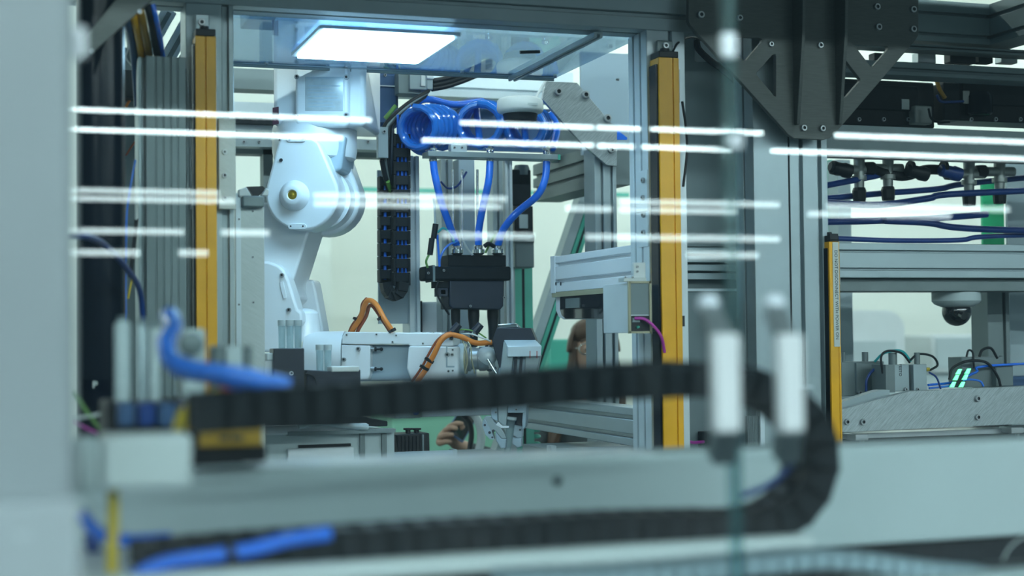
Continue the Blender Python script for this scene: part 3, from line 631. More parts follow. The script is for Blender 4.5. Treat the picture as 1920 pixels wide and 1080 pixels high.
for k, (x, y) in enumerate(((1786, 722), (1792, 709), (1797, 698), (1803, 722), (1809, 708), (1814, 697))):
    plate('green_stripe', [(x - 5, y + 4), (x + 1, y - 6), (x + 7, y - 6), (x + 3, y + 4)], 3.366, .003, 'led_green', gl)
for pts, r, m, lab in (
    ([(1655, 700, 3.33), (1652, 670, 3.33), (1664, 658, 3.33), (1690, 662, 3.33), (1706, 680, 3.33)], 2.2, 'black', 'black cable arching over the middle slide unit'),
    ([(1640, 678, 3.4), (1658, 662, 3.38), (1690, 658, 3.36), (1708, 678, 3.34)], 2.4, 'teal_hose', 'teal cable arching over the middle slide unit'),
    ([(1706, 676, 3.34), (1722, 664, 3.34), (1748, 668, 3.34), (1758, 684, 3.34), (1744, 694, 3.34)], 2.2, 'black_soft', 'black cable looping right of the narrow slide unit'),
    ([(1624, 734, 3.37), (1626, 710, 3.37), (1640, 692, 3.37), (1662, 686, 3.36)], 2.6, 'blue_dark_hose', 'blue hose bent in front of the first slide unit'),
    ([(1742, 698, 3.34), (1756, 708, 3.34), (1764, 730, 3.34)], 1.8, 'blue_dark_hose', 'thin dark hose dropping from the brass port'),
    ([(1780, 712, 3.38), (1786, 690, 3.38), (1815, 677, 3.38), (1850, 680, 3.38), (1870, 705, 3.38), (1876, 724, 3.38)], 2.6, 'black', 'long black cable arching over the green stripes'),
    ([(1740, 722, 3.4), (1790, 716, 3.4), (1830, 698, 3.39), (1880, 684, 3.39), (2300, 670, 3.39)], 2.4, 'blue_hose', 'blue hose rising to the right edge above the plate'),
    ([(1742, 728, 3.38), (1790, 722, 3.38), (1810, 712, 3.37), (1836, 714, 3.37), (1844, 724, 3.37)], 2.0, 'blue_pale', 'pale blue tube lying beside the green stripes'),
    ([(1836, 669, 3.42), (1842, 656, 3.42), (1858, 653, 3.42), (1870, 672, 3.42)], 2.6, 'black_soft', 'dark hose loop on top of the right slide unit'),
    ([(1812, 669, 3.42), (1816, 657, 3.42), (1824, 662, 3.42), (1826, 690, 3.41)], 2.0, 'black', 'small black cable loop on the right slide unit')):
    hose('slide_cable', pts, r, m, label=lab, cat='cable', group='cables around the slide units')
# rear posts and hall behind the right module
profile('frame_post', 'z', P(1853, 640, 3.7).x, P(1894, 640, 3.7).x, 3.7, 3.78, P(1870, 1000, 3.7).z, P(1870, 520, 3.7).z, {'-y': [P(1884, 640, 3.7).x]}, 'alu_shade', label='grey-green post at the right behind the slide units', cat='post')
pbox('side_sheet', 1894, 290, 2300, 1000, 3.9, .01, 'alu', label='blue-grey sheet at the right frame edge', cat='panel')
pbox('green_sheet', 1848, 340, 1888, 1000, 4.0, .01, 'green_print', label='green panel behind the rightmost pipe tee', cat='panel')
pbox('frame_post', 1576, 300, 1600, 1000, 4.2, .06, 'alu', label='slim pale blue post behind the printed yellow bar', cat='post')
for x in (1562, 1590): pbox('green_edge', x, 300, x + 5, 1000, 4.3, .02, 'green_panel', label=('left' if x < 1570 else 'right') + ' thin green glass edge behind the blue hoses', cat='glass edge')
cab = thing('white_machine', P(1645, 1000, 7.6), 'white machine with a rounded top far behind the slide units', 'machine')
plate('body', [(1585, 1104), (1585, 582)] + [(1660 + 36 * math.sin(t), 618 - 36 * math.cos(t)) for t in [PI / 2 * i / 8 for i in range(9)]] + [(1696, 1104)], 7.6, .7, 'white', cab)
plate('door', [(1600, 980), (1600, 640), (1680, 640), (1680, 980)], 7.58, .02, 'pale_grey', cab)
wb = thing('equipment_box', P(1790, 720, 7.8), 'white equipment box far behind the dome camera', 'equipment')
pbox('case', 1749, 626, 1830, 700, 7.8, .5, 'white', wb, bevel=.02); pbox('front_panel', 1756, 634, 1822, 690, 7.79, .01, 'pale_grey', wb)
pbox('stand', 1738, 700, 1845, 1000, 7.85, .45, 'pale_grey', wb)
# ================================================================== ROBOT (hangs from the frame above the roof panel)
RA = math.radians(25); rv = Vector((math.sin(RA), math.cos(RA), 0)); ru = Vector((math.cos(RA), -math.sin(RA), 0))
RO = P(567, 365, 3.55); UZ = Vector((0, 0, 1))
def RP(px, py, v=0.0): return PN(px, py, RO + rv * v, rv)
def rplate(name, pts, v, dep, m, parent, bevel=0.0, seg=3, **k):
    return MB().prism([RP(x, y, v) for x, y in pts], rv * dep).obj(name, m, parent, bevel=bevel, seg=seg, **k)
RROT = (0, 0, -RA)
def rscrew(px, py, v, rpx, parent, name='screw'):
    return share(SCREW, name, RP(px, py, v), parent, rpx * mpp(px, py, 3.55), RROT)
U = mpp(567, 365, 3.55)
rb = thing('industrial_robot', RP(592, 300, .1), 'white six-axis robot arm hanging behind the lamp panel', 'robot')
base = rplate('base', [(511, 40), (516, 27), (528, 22), (668, 24), (680, 30), (685, 42), (685, 236), (511, 236)], .05, .19, 'robot_white', rb, bevel=.012)
MB().box(RP(480, 0, .05).x, RP(720, 0, .05).x, RP(592, 0, .05).y - .02, RP(592, 0, .05).y + .32, RP(592, 20, .1).z, RP(592, -40, .1).z).obj('mounting_plate', 'alu_grey', rb, bevel=.003)
lbp = rplate('terminal_cover', roundrect(553, 42, 653, 238, 10), .028, .03, 'robot_white', rb, bevel=.008)
rplate('rating_label', [(572, 144), (643, 144), (643, 208), (572, 208)], .0272, .001, 'label_film', lbp)
for i in range(7): rplate('print_line', [(577, 160 + i * 6.5), (638 - (i * 13 % 17), 160 + i * 6.5), (638 - (i * 13 % 17), 162 + i * 6.5), (577, 162 + i * 6.5)], .0268, .0004, 'robot_grey', lbp)
rplate('label_border', [(573, 145), (642, 145), (642, 147), (573, 147)], .0268, .0004, 'robot_grey', lbp)
for x, y in ((557, 144), (650, 145), (558, 219), (650, 216), (557, 56), (650, 58)): rscrew(x, y, .030, 5, rb)
rplate('side_warning', [(511, 202), (522, 200), (522, 232), (511, 234)], .046, .004, 'maroon', rb)
c0 = RP(590, 238, .13)
tur = MB().lathe(c0, (0, 0, -1), [(-.012, 76 * U), (0, 80 * U), (.008, 82 * U), (.062, 82 * U), (.080, 79 * U), (.086, 70 * U)], 44).obj('turret', 'robot_white', rb, smooth=True)
rplate('turret_neck', [(528, 255), (648, 255), (640, 318), (600, 330), (540, 330)], .06, .13, 'robot_grey', rb, bevel=.006)
def tear(cx, cy, r, top, wl, wr, k=18):
    pts = [(cx + wl, top + 8), (cx + wl + 6, top), (cx + wr - 14, top), (cx + wr, top + 10)]
    for i in range(k + 1):
        t = math.radians(-14 + 208 * i / k); pts.append((cx + r * math.cos(t), cy + r * math.sin(t)))
    return pts
shoulder = rplate('shoulder_cover', tear(566, 364, 68.5, 257, -44, 32), 0, .045, 'robot_white', rb, bevel=.006)
rplate('shoulder_housing', tear(570, 365, 70, 262, -42, 38), .045, .06, 'robot_white', rb, bevel=.006)
rplate('rear_housing', tear(604, 372, 70, 268, -40, 40), .155, .085, 'robot_white', rb, bevel=.010)
hub = MB().lathe(RP(552, 367, .0), -rv, [(-.005, 29 * U), (.001, 29 * U), (.014, 22 * U), (.022, 19 * U), (.024, 16 * U), (.0245, 10 * U), (.018, 8 * U)], 32).obj('hub_cap', 'robot_white', shoulder, smooth=True)
MB().lathe(RP(552, 367, .0) - rv * .0185, -rv, [(0, 9 * U), (.001, 8.5 * U), (.0012, 4 * U), (.004, 4 * U), (.005, 2 * U)], 18).obj('brass_plug', 'brass', shoulder, smooth=True)
rplate('top_tab', roundrect(538, 257, 572, 266, 4), -.004, .006, 'robot_white', shoulder, bevel=.001)
rplate('bottom_tab', roundrect(540, 419, 574, 430, 5), -.004, .006, 'robot_white', shoulder, bevel=.001)
rplate('corner_ear', [(518, 258), (530, 256), (536, 262), (526, 270)], .01, .02, 'robot_white', shoulder, bevel=.002)
for x, y, r in ((524, 262, 2.2), (543, 262, 1.6), (567, 261, 1.6), (545, 424, 1.6), (568, 424, 1.6), (527, 300, 3.2)):
    MB().cyl(RP(x, y, -.0048), RP(x, y, .002), r * U, n=12).obj('screw_hole', 'black', shoulder, smooth=True)
for x, y in ((655, 360), (644, 417), (650, 345)): MB().cyl(RP(x, y, .153), RP(x, y, .16), 1.4 * U, n=10).obj('screw_hole', 'black', rb)
MB().cyl(RP(600, 372, .10), RP(600, 372, .10) + rv * .06, 60 * U, n=40).obj('shoulder_joint', 'robot_white', rb, smooth=True)
# upper arm
rplate('upper_arm', [(490, 380), (610, 372), (596, 400), (577, 440), (549, 529), (548, 545), (553, 560), (540, 572), (470, 572), (468, 470)], .04, .15, 'robot_white', rb, bevel=.006)
rplate('elbow_rear', [(520, 530), (586, 524), (590, 532), (607, 626), (500, 640)], .17, .07, 'robot_white', rb, bevel=.006)
elb = rplate('elbow_cover', [(440, 660), (440, 520), (455, 500), (480, 491), (502, 490), (520, 496), (532, 506), (540, 522), (556, 572), (558, 580), (566, 586), (567, 604), (560, 612), (552, 660)], -.005, .06, 'robot_white', rb, bevel=.006)
for x, y in ((529, 516), (542, 581)): rscrew(x, y, -.006, 4.4, elb)
rplate('elbow_badge', [(525, 530), (531, 528), (537, 556), (536, 560), (531, 560), (525, 536)], -.008, .004, 'robot_white', elb, bevel=.001)
MB().cyl(RP(572, 640, .06), RP(572, 590, .06), 32 * U, 26 * U, n=30).obj('forearm_pivot', 'robot_white', rb, smooth=True)
MB().ball(RP(572, 590, .06), 26 * U, 26 * U, 12 * U, n=28, m=10).obj('pivot_dome', 'robot_white', rb, smooth=True)
# forearm
fa = thing('x', (0, 0, 0), 'x', 'x'); bpy.data.objects.remove(fa)
c1 = RP(574, 664, .05); c2 = RP(648, 664, .05)
MB().lathe(c1, ru, [(0, 34 * U), (.004, 40 * U), (.014, 42.5 * U), ((c2 - c1).length, 43 * U)], 40).obj('forearm_sleeve', 'robot_white', rb, smooth=True)
rplate('forearm_body', [(640, 646), (860, 648), (860, 712), (640, 716)], .022, .085, 'robot_grey', rb, bevel=.004)
rplate('forearm_cover', [(641, 632), (646, 624), (652, 622), (845, 625), (850, 629), (850, 649), (768, 649), (766, 646), (641, 645)], -.004, .11, 'robot_white', rb, bevel=.004)
ap = rplate('access_plate', [(640, 647), (694, 648), (694, 702), (690, 712), (640, 712)], -.006, .03, 'robot_white', rb, bevel=.002)
for x, y in ((672, 654), (645, 674)): rscrew(x, y, -.007, 4.2, ap)
for y in (655, 692):
    k = RP(693, y, .002); MB().cyl(k, k + ru * .012, .0055, n=6).obj('hex_spacer', 'steel', ap)
    MB().cyl(k + ru * .012, k + ru * .028, .0022, n=10).obj('stud', 'black', ap); MB().ball(k + ru * .028, .0042, n=10, m=8).obj('stud_ball', 'black', ap, smooth=True)
    MB().cyl(k + ru * .012, k + ru * .016, .005, n=10).obj('lock_nut', 'black', ap)
fb = rplate('wrist_housing', [(766, 650), (772, 648), (858, 650), (860, 656), (860, 705), (856, 712), (770, 712), (762, 690)], -.006, .115, 'robot_white', rb, bevel=.004)
rplate('cover_seam', [(836, 650), (839, 650), (839, 688), (836, 688)], -.0065, .001, 'robot_grey', fb)
rplate('cover_seam', [(836, 686), (852, 686), (852, 689), (836, 689)], -.0065, .001, 'robot_grey', fb)
for x, y, r in ((839, 665, 4.4), (848, 665, 3), (849, 656, 2), (841, 696, 2.4), (849, 695, 2)): rscrew(x, y, -.0068, r, fb)
for x, y in ((650, 628), (706, 627), (743, 629), (736, 641), (793, 644)): rscrew(x, y, -.0042, 2.0, rb)
for i in range(6): rplate('vent_rib', [(778 + i * 9, 622.5), (782 + i * 9, 622.5), (783 + i * 9, 626), (779 + i * 9, 626)], .0, .05, 'robot_white', rb)
w0 = RP(860, 673, .05)
MB().lathe(w0, ru, [(0, 27 * U), (.003, 29 * U), (.016, 29 * U), (.018, 26 * U)], 36).obj('wrist_flange', 'alu_light', rb, smooth=True)
MB().lathe(w0 + ru * .016, ru, [(0, 28.5 * U), (.003, 28.5 * U), (.004, 26 * U)], 36).obj('flange_gasket', 'clear_wire', rb, smooth=True)
MB().lathe(w0 + ru * .018, ru, [(0, 22 * U), (.01, 24 * U), (.012, 20 * U), (.03, 20 * U), (.032, 23 * U), (.045, 23 * U), (.055, 18 * U)], 32).obj('wrist_joint', 'steel', rb, smooth=True)
MB().ball(RP(912, 668, .04), 20 * U, 20 * U, 18 * U, n=24, m=12).obj('wrist_knuckle', 'alu_light', rb, smooth=True)
# gripper tool
gt = thing('gripper_tool', RP(950, 840, .03), 'two-finger gripper with black block on the robot wrist', 'gripper')
rplate('cable_block', [(932, 614), (995, 615), (1004, 636), (1002, 660), (936, 690), (922, 640)], .005, .05, 'navy', gt, bevel=.002)
rplate('clear_cap', [(933, 608), (966, 606), (975, 614), (938, 616)], .02, .035, 'chrome', gt, bevel=.002)
b_ = MB(); fr = [RP(952, 650, -.03), RP(1016, 649, -.03), RP(1014, 668, -.03), RP(952, 669, -.03)]; bk = [RP(944, 636, .01), RP(1003, 636, .01), RP(1006, 668, .03), RP(944, 669, .03)]
b_.loft(fr, bk).obj('gripper_head', 'alu_light', gt, bevel=.001)
rplate('side_rail', [(944, 640), (953, 650), (962, 668), (955, 740), (949, 798), (944, 797), (934, 790), (932, 740), (937, 700)], -.02, .05, 'alu', gt, bevel=.002)
rplate('rail_flank', [(936, 690), (939, 690), (933, 745), (933, 790), (921, 784), (922, 745)], -.012, .04, 'robot_grey', gt, bevel=.001)
rplate('centre_channel', [(960, 667), (986, 667), (984, 774), (950, 774)], -.005, .03, 'robot_grey', gt, bevel=.001)
rplate('right_rail', [(985, 667), (1013, 666), (1006, 700), (1000, 740), (990, 748), (984, 774), (980, 774)], -.015, .04, 'alu', gt, bevel=.002)
rplate('dark_recess', [(951, 774), (986, 774), (983, 802), (950, 802)], .0, .03, 'navy', gt)
rplate('recess_cheek', [(983, 742), (989, 742), (985, 800), (980, 806), (979, 790)], -.024, .05, 'robot_grey', gt, bevel=.001)
for i, x in enumerate((965, 975)): rplate('guide_rod', [(x, 668), (x + 5, 668), (x - 1, 745), (x - 6, 745)], -.012, .008, 'navy', gt)
for x in (993, 1006): rplate('red_tick', [(x, 658), (x + 1.5, 658), (x + 1.5, 672), (x, 672)], -.0305, .001, 'red_label', gt)
mp = rplate('slide_plate', [(954, 738), (989, 738), (984, 774), (952, 774)], -.028, .02, 'robot_grey', gt, bevel=.001)
for x, y in ((970, 754), (968, 768)): rscrew(x, y, -.029, 2.2, mp)
rscrew(930, 773, -.021, 2.4, gt)
fl = rplate('finger', [(906, 786), (910, 781), (920, 781), (927, 792), (935, 797), (943, 808), (950, 822), (941, 823), (929, 808), (922, 807), (926, 824), (919, 824), (910, 815), (904, 798)], -.025, .03, 'alu', gt, bevel=.0015)
rplate('finger_flank', [(905, 789), (909, 786), (922, 808), (927, 824), (919, 824), (910, 815), (904, 798)], -.0275, .004, 'robot_grey', fl, bevel=.001)
rplate('finger_tip', [(929, 809), (940, 823), (949, 823), (948, 840), (939, 841), (930, 826)], -.026, .028, 'robot_grey', fl, bevel=.002)
for x, y, r in ((909, 797, 2.2), (918, 811, 2.6), (925, 808, 2.8), (923, 820, 1.8)): MB().cyl(RP(x, y, -.0285), RP(x, y, -.022), r * U, n=12).obj('pin_hole', 'navy', fl)
fr_ = rplate('finger', [(964, 797), (980, 799), (979, 820), (970, 822), (962, 816)], -.008, .03, 'robot_grey', gt, bevel=.002)
rplate('finger_tip', [(961, 819), (966, 822), (978, 821), (978, 837), (970, 840), (960, 832)], -.012, .032, 'robot_grey', fr_, bevel=.002)
MB().cyl(RP(975, 806, -.0095), RP(975, 806, -.004), 1.8 * U, n=10).obj('pin_hole', 'navy', fr_)
rplate('finger_pad', [(929, 797), (934, 791), (941, 799), (954, 799), (954, 802), (940, 803)], -.0265, .012, 'robot_white', gt, bevel=.001)
hose('ring_cable', [(918, 640, 3.5), (906, 660, 3.5), (905, 680, 3.5), (916, 694, 3.5), (930, 690, 3.5)], 2.6, 'navy', gt)
MB().cyl(RP(914, 674, -.01), RP(930, 700, -.01), 3.4 * U, n=12).obj('cable_plug', 'chrome', gt, smooth=True)
vt = thing('sample_tube', RP(950, 868, -.005), 'clear plastic sample tube held between the gripper fingers', 'tube')
MB().lathe(RP(959, 785, -.008), RP(948, 868, -.008) - RP(959, 785, -.008), [(0, 9.5 * U), (.004, 9.5 * U), (.005, 7.5 * U), (.076, 6 * U), (.092, 6 * U), (.104, 2.5 * U)], 20).obj('tube_body', 'vial_clear', vt, smooth=True)
MB().lathe(RP(959, 784, -.008), RP(948, 868, -.008) - RP(959, 785, -.008), [(-.003, 10 * U), (.003, 10 * U)], 20).obj('tube_rim', 'tube_plastic', vt, smooth=True)
# orange dress cables with black ties
def rhose(name, pts, r, m, parent=None, **k):
    return MB().tube([RP(*p) for p in pts], r * U, 10, 6).obj(name, m, parent, smooth=True, **k)
oc = [([(655, 640, .12), (662, 618, .10), (676, 596, .08), (684, 572, .06), (692, 563, .05), (706, 572, .03), (722, 600, .0), (737, 622, .0)], 5, 'orange_cable', 'thick orange cable arching above the robot forearm'),
      ([(664, 640, .12), (672, 618, .10), (686, 594, .09), (692, 575, .07), (700, 575, .05), (716, 598, .02), (733, 624, .01)], 3.6, 'brown_cable', 'brown cable arching inside the thick orange one'),
      ([(650, 640, .13), (660, 612, .13), (676, 590, .11), (680, 570, .09), (688, 560, .08)], 3.6, 'brown_cable', 'brown cable at the rear of the orange arch'),
      ([(782, 716, -.02), (800, 690, -.025), (814, 664, -.03), (826, 640, -.03), (842, 628, -.025), (866, 632, -.02), (892, 643, -.01), (921, 642, .01)], 5, 'orange_cable', 'thick orange cable bent over the robot wrist'),
      ([(772, 716, -.01), (790, 690, -.015), (806, 660, -.02), (820, 638, -.02), (836, 626, -.015), (852, 622, 0)], 2.4, 'brown_cable', 'thin brown cable behind the wrist cable bend')]
ocs = [rhose('robot_cable', p, r, m, label=l, cat='cable', group='robot dress cables') for p, r, m, l in oc]
def tie(px, py, v, d, r, parent):
    c = RP(px, py, v); d = (RP(px + d[0], py + d[1], v) - c).normalized()
    MB().cyl(c - d * .0035, c + d * .0035, r * U, n=14).obj('cable_tie', 'black', parent, smooth=True); MB().obox(c + Vector((d.z, 0, -d.x)) * r * U + rv * -.002, d * .003, Vector((0, .003, 0)), Vector((d.z, 0, -d.x)) * .003).obj('tie_lock', 'black', parent)
tie(716, 595, .01, (14, 24), 7, ocs[0]); tie(671, 600, .1, (-6, 12), 7.5, ocs[0]); tie(737, 619, 0, (10, 20), 6, ocs[0])
tie(806, 676, -.025, (-10, 18), 8, ocs[3]); tie(797, 690, -.025, (-10, 18), 8, ocs[3]); tie(848, 629, -.02, (14, 4), 7, ocs[3])
for i, (pts, m, lab) in enumerate((([(862, 628, 0), (872, 650, -.03), (876, 675, -.03), (872, 700, -.02)], 'clear_wire', 'clear thin tube hanging over the wrist flange'),
    ([(868, 632, 0), (882, 648, -.03), (884, 672, -.03), (890, 700, -.02)], 'clear_wire', 'second clear thin tube right of the wrist flange'),
    ([(850, 630, 0), (880, 626, -.01), (905, 634, -.01), (920, 640, 0)], 'white_wire', 'white thin tube along the top of the wrist'),
    ([(846, 626, .0), (866, 618, .0), (892, 622, .0), (912, 634, .0)], 'green_wire', 'green thin wire along the top of the wrist'))):
    rhose('wrist_tube', pts, 1.4, m, label=lab, cat='tube', group='thin tubes on the wrist')
for x, y, lab in ((856, 614, 'left black plug on top of the robot wrist'), (897, 614, 'right black plug on top of the robot wrist')):
    t = thing('wrist_plug', RP(x, y + 8, .0), lab, 'plug'); a = RP(x - 7, y + 8, .0); b = RP(x + 5, y - 6, .0)
    MB().cyl(a, b, 8 * U, 7 * U, 10).obj('plug_body', 'navy', t); MB().cyl(a, a + (a - b) * .5, 4 * U, n=10).obj('plug_nose', 'chrome', t, smooth=True)
rplate('sensor_bar', [(872, 618), (890, 618), (892, 623), (870, 623)], .0, .012, 'navy', None, label='small dark sensor bar between the two wrist plugs', cat='sensor')

# ================================================================== INSIDE THE CELL
YA = 3.95
cb = thing('control_box', P(714, 235, 4.0), 'dark blue control box right behind the robot base', 'control box')
pbox('case', 684, 120, 747, 237, 4.0, .12, 'dark_blue', cb, bevel=.003); pbox('lid', 688, 140, 744, 230, 3.992, .01, 'dark_blue', cb, bevel=.002)
for x, y in ((690, 154), (722, 141)): screw(x, y, 3.99, 3, cb)
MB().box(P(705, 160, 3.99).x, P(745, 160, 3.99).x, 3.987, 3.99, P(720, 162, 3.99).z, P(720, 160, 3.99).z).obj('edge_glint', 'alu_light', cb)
cn = thing('connector_block', P(780, 178, 3.95), 'grey connector block with a white label strip near the cables', 'connector')
pbox('block', 747, 136, 790, 176, 3.95, .06, 'alu_grey', cn, bevel=.002); pbox('block', 768, 128, 800, 168, 3.94, .06, 'alu', cn, bevel=.002)
pbox('label_strip', 790, 141, 797, 161, 3.935, .004, 'paper', cn); pbox('plug', 800, 142, 812, 168, 3.94, .03, 'alu', cn, bevel=.002); pbox('plug_top', 800, 140, 814, 148, 3.935, .03, 'white', cn, bevel=.002)
for i, (y, m) in enumerate(((146, 'black'), (154, 'black_soft'), (161, 'black'))):
    hose('cable_run', [(810, y + 6, 3.95), (840, y, 3.97), (880, y - 14, 4.0), (920, y - 32, 4.05)], 5, m, label=['upper', 'middle', 'lower'][i] + ' black cable leading right from the connector block', cat='cable', group='black cables at the connector block')
for i, (dx, m) in enumerate(((0, 'black'), (6, 'alu_grey'), (12, 'black_soft'), (18, 'navy'))):
    hose('cable_bundle', [(804 - dx * .4, 170 + dx * .6, 3.93), (770, 190 + dx * .7, 3.9), (738, 216 + dx, 3.88), (718 + dx, 244 + dx * .3, 3.87), (716 + dx, 300, 3.87), (728 + dx * .5, 350, 3.9)], 3.6, m,
         label=['outermost black', 'grey', 'dark', 'innermost navy'][i] + ' cable hanging from connector block to cable chain', cat='cable', group='cables into the vertical cable chain')
hose('green_plug_lead', [(722, 222, 3.86), (734, 208, 3.86), (742, 198, 3.86)], 4, 'green_wire', label='green and white cable plug left of the blue coils', cat='plug')
# rear white beam and side rails
profile('frame_beam', 'x', P(690, 160, 4.45).x, P(1075, 160, 4.45).x, 4.45, 4.53, P(900, 184, 4.45).z, P(900, 128, 4.45).z, {'-y': zsl(900, 4.45, [168])}, 'alu_light', gw=.008, label='pale rear beam behind the blue coiled hoses', cat='beam')
for y0, y1, m, nm, lab in ((196, 232, 'alu_light', 'frame_beam', 'pale rear beam left behind the robot base'), (238, 248, 'alu_light', 'guide_strip', 'narrow white guide strip behind the robot base'), (258, 278, 'alu', 'frame_beam', 'lower rear rail with holes behind the robot shoulder')):
    bb = pbox(nm, 430, y0, 740, y1, 4.4, .06, m, label=lab, cat='beam')
    if y0 == 258:
        for x in (457, 486, 512, 690, 710): screw(x, 266, 4.398, 3, bb)
pbox('dark_rail', 430, 224, 740, 236, 4.38, .06, 'black_soft', label='dark rail between the pale rear beams', cat='rail')
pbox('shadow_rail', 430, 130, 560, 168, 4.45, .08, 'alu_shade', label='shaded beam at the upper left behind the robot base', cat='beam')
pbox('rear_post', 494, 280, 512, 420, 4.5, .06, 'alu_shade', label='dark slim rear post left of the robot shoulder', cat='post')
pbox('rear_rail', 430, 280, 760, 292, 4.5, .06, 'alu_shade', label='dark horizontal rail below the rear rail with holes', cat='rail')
# vertical cable chain
def chain_link(u, w):
    b = MB(); t = w * .10
    for y in (-w / 2, w / 2 - t):
        pts = [(-.62 * u, -.49 * u), (.20 * u, -.49 * u), (.26 * u, -.5 * u), (.62 * u, -.5 * u), (.62 * u, .5 * u), (.26 * u, .5 * u), (.20 * u, .49 * u), (-.62 * u, .49 * u)]
        b.prism([(x, y, z) for x, z in pts], (0, t, 0))
    for z in (-.47 * u, .41 * u): b.box(-.18 * u, .30 * u, -w / 2, w / 2, z, z + .07 * u)
    me = bpy.data.meshes.new('chain_link'); me.from_pydata(b.v, [], b.f); bm = bmesh.new(); bm.from_mesh(me); bmesh.ops.recalc_face_normals(bm, faces=bm.faces); bm.to_mesh(me); bm.free(); return me
def chain(t, path, h, w, m, pitch):
    me = chain_link(h, w); me.materials.append(MATS[m]); seg = []; L = 0
    dense = []
    for a, b in zip(path, path[1:]):
        n = max(2, int((b - a).length / (pitch / 12)))
        dense += [a.lerp(b, i / n) for i in range(n)]
    dense.append(path[-1]); acc = 0; nxt = 0; cnt = 0
    for a, b in zip(dense, dense[1:]):
        d = (b - a).length
        if acc <= nxt < acc + d:
            q = a.lerp(b, (nxt - acc) / d); k = dense.index(a); dd = dense[min(k + 6, len(dense) - 1)] - dense[max(k - 6, 0)]
            o = share(me, 'chain_link', q, t, (pitch / h / .92, 1, 1), (0, -math.atan2(dd.z, dd.x), 0)); nxt += pitch; cnt += 1
        acc += d
    return cnt
def smoothpath(pts, sub=10):
    q = [pts[0] * 2 - pts[1]] + pts + [pts[-1] * 2 - pts[-2]]; out = []
    for i in range(1, len(q) - 2):
        for k in range(sub):
            t = k / sub; a, b, c, d = q[i - 1], q[i], q[i + 1], q[i + 2]
            out.append(0.5 * (2 * b + (c - a) * t + (2 * a - 5 * b + 4 * c - d) * t * t + (3 * b - a - 3 * c + d) * t ** 3))
    return out + [pts[-1]]
vc = thing('cable_chain', P(740, 560, 3.9), 'black vertical cable chain hanging in a loop behind the robot', 'cable chain')
# the loop lies in a plane turned away from the camera: links face the camera with their bars
A = P(752, 262, 3.86); u = mpp(752, 400, 3.86)
def vlink(cx, y0, y1, wpx, Y, dark):
    X0, X1, Z0, Z1 = ext(cx - wpx / 2, y0, cx + wpx / 2, y1, Y); d = .03
    b = MB(); e = (X1 - X0) * .14; h = (Z1 - Z0)
    b.box(X0, X0 + e, Y, Y + d, Z0 + h * .02, Z1 - h * .02); b.box(X1 - e, X1, Y, Y + d, Z0 + h * .02, Z1 - h * .02)
    b.box(X0 + e, X1 - e, Y + .002, Y + .007, Z0 + h * .28, Z1 - h * .05); b.box(X0 + e, X1 - e, Y + d - .006, Y + d, Z0, Z1)
    b.obj('chain_link', 'black_soft', vc, bevel=.001)
for i in range(11): vlink(754, 250 + i * 26, 250 + i * 26 + 25.5, 32, 3.86, 0)
for i in range(8): vlink(724, 330 + i * 25, 330 + i * 25 + 24.5, 24, 3.90, 0)
for i in range(6):
    t = PI * (i + .5) / 6; cx, cy = 739 + 15 * math.cos(t), 532 + 22 * math.sin(t); Y = 3.88 - .02 * math.cos(t)
    c = P(cx, cy, Y); dr = Vector((-math.sin(t) * 15, 0, -math.cos(t) * 22)).normalized()
    MB().obox(c, dr * .012, Vector((0, .02, 0)), Vector((dr.z, 0, -dr.x)) * .013).obj('chain_link', 'black_soft', vc, bevel=.001)
for x in (746, 754, 761): hose('inner_hose', [(x, 215, 3.87), (x, 300, 3.878), (x, 400, 3.878), (x, 520, 3.878)], 2.4, 'blue_hose', vc, sub=2, n=8)
hose('inner_hose', [(722, 330, 3.915), (722, 440, 3.915), (722, 525, 3.915)], 3, 'blue_hose', vc, sub=2, n=8)
hose('chain_lead', [(716, 300, 3.86), (722, 330, 3.87), (730, 355, 3.9)], 5, 'black', vc); hose('chain_lead_green', [(727, 340, 3.87), (732, 358, 3.9)], 4, 'green_wire', vc, sub=0)
pbox('chain_bracket', 709, 238, 728, 296, 3.84, .02, 'alu', vc, bevel=.001); screw(720, 247, 3.84, 4, vc)
pbox('chain_back_plate', 709, 320, 784, 607, 4.0, .008, 'robot_grey', label='blue-grey back plate behind the vertical cable chain', cat='plate')
X0, X1, Z0, Z1 = ext(768, 292, 788, 757, 3.98)
profile('frame_post', 'z', X0, X1, 3.98, 4.06, Z0, Z1, {'-y': xsl(500, 3.98, [779])}, 'alu_light', gw=.006, label='slim pale post right of the vertical cable chain', cat='post')
# centre column with lifting rods
for x0, x1, Y, m, lab in ((829, 851, 4.12, 'alu', 'left aluminium post behind the three blue hoses'), (862, 892, 4.10, 'robot_grey', 'broad middle column behind the three blue hoses'), (926, 945, 4.14, 'alu', 'slim grey post right of the middle blue hose'), (949, 963, 4.16, 'alu_light', 'pale narrow post beside the black drive unit')):
    X0, X1, Z0, Z1 = ext(x0, 298, x1, 757, Y)
    profile('frame_post', 'z', X0, X1, Y, Y + .06, Z0, Z1, {'-y': [(X0 + X1) / 2]} if x1 - x0 < 25 else {}, m, gw=.006, label=lab, cat='post')
for x, lab in ((849, 'left'), (866, 'middle'), (895, 'right')):
    a, b = P(x, 318, 3.9), P(x, 482, 3.9)
    MB().cyl(a, b, 2.4 * mpp(x, 400, 4.02), n=12).obj('guide_rod', 'chrome', smooth=True, label=f'{lab} chrome lifting rod above the black dosing head', cat='rod', group='lifting rods')
pbox('rear_cabinet', 788, 566, 850, 760, 4.2, .2, 'robot_white', bevel=.004, label='pale blue cabinet behind the black dosing head', cat='cabinet')
pbox('cabinet_edge', 784, 564, 792, 640, 4.18, .02, 'black', label='black corner strip of the pale blue cabinet', cat='strip')
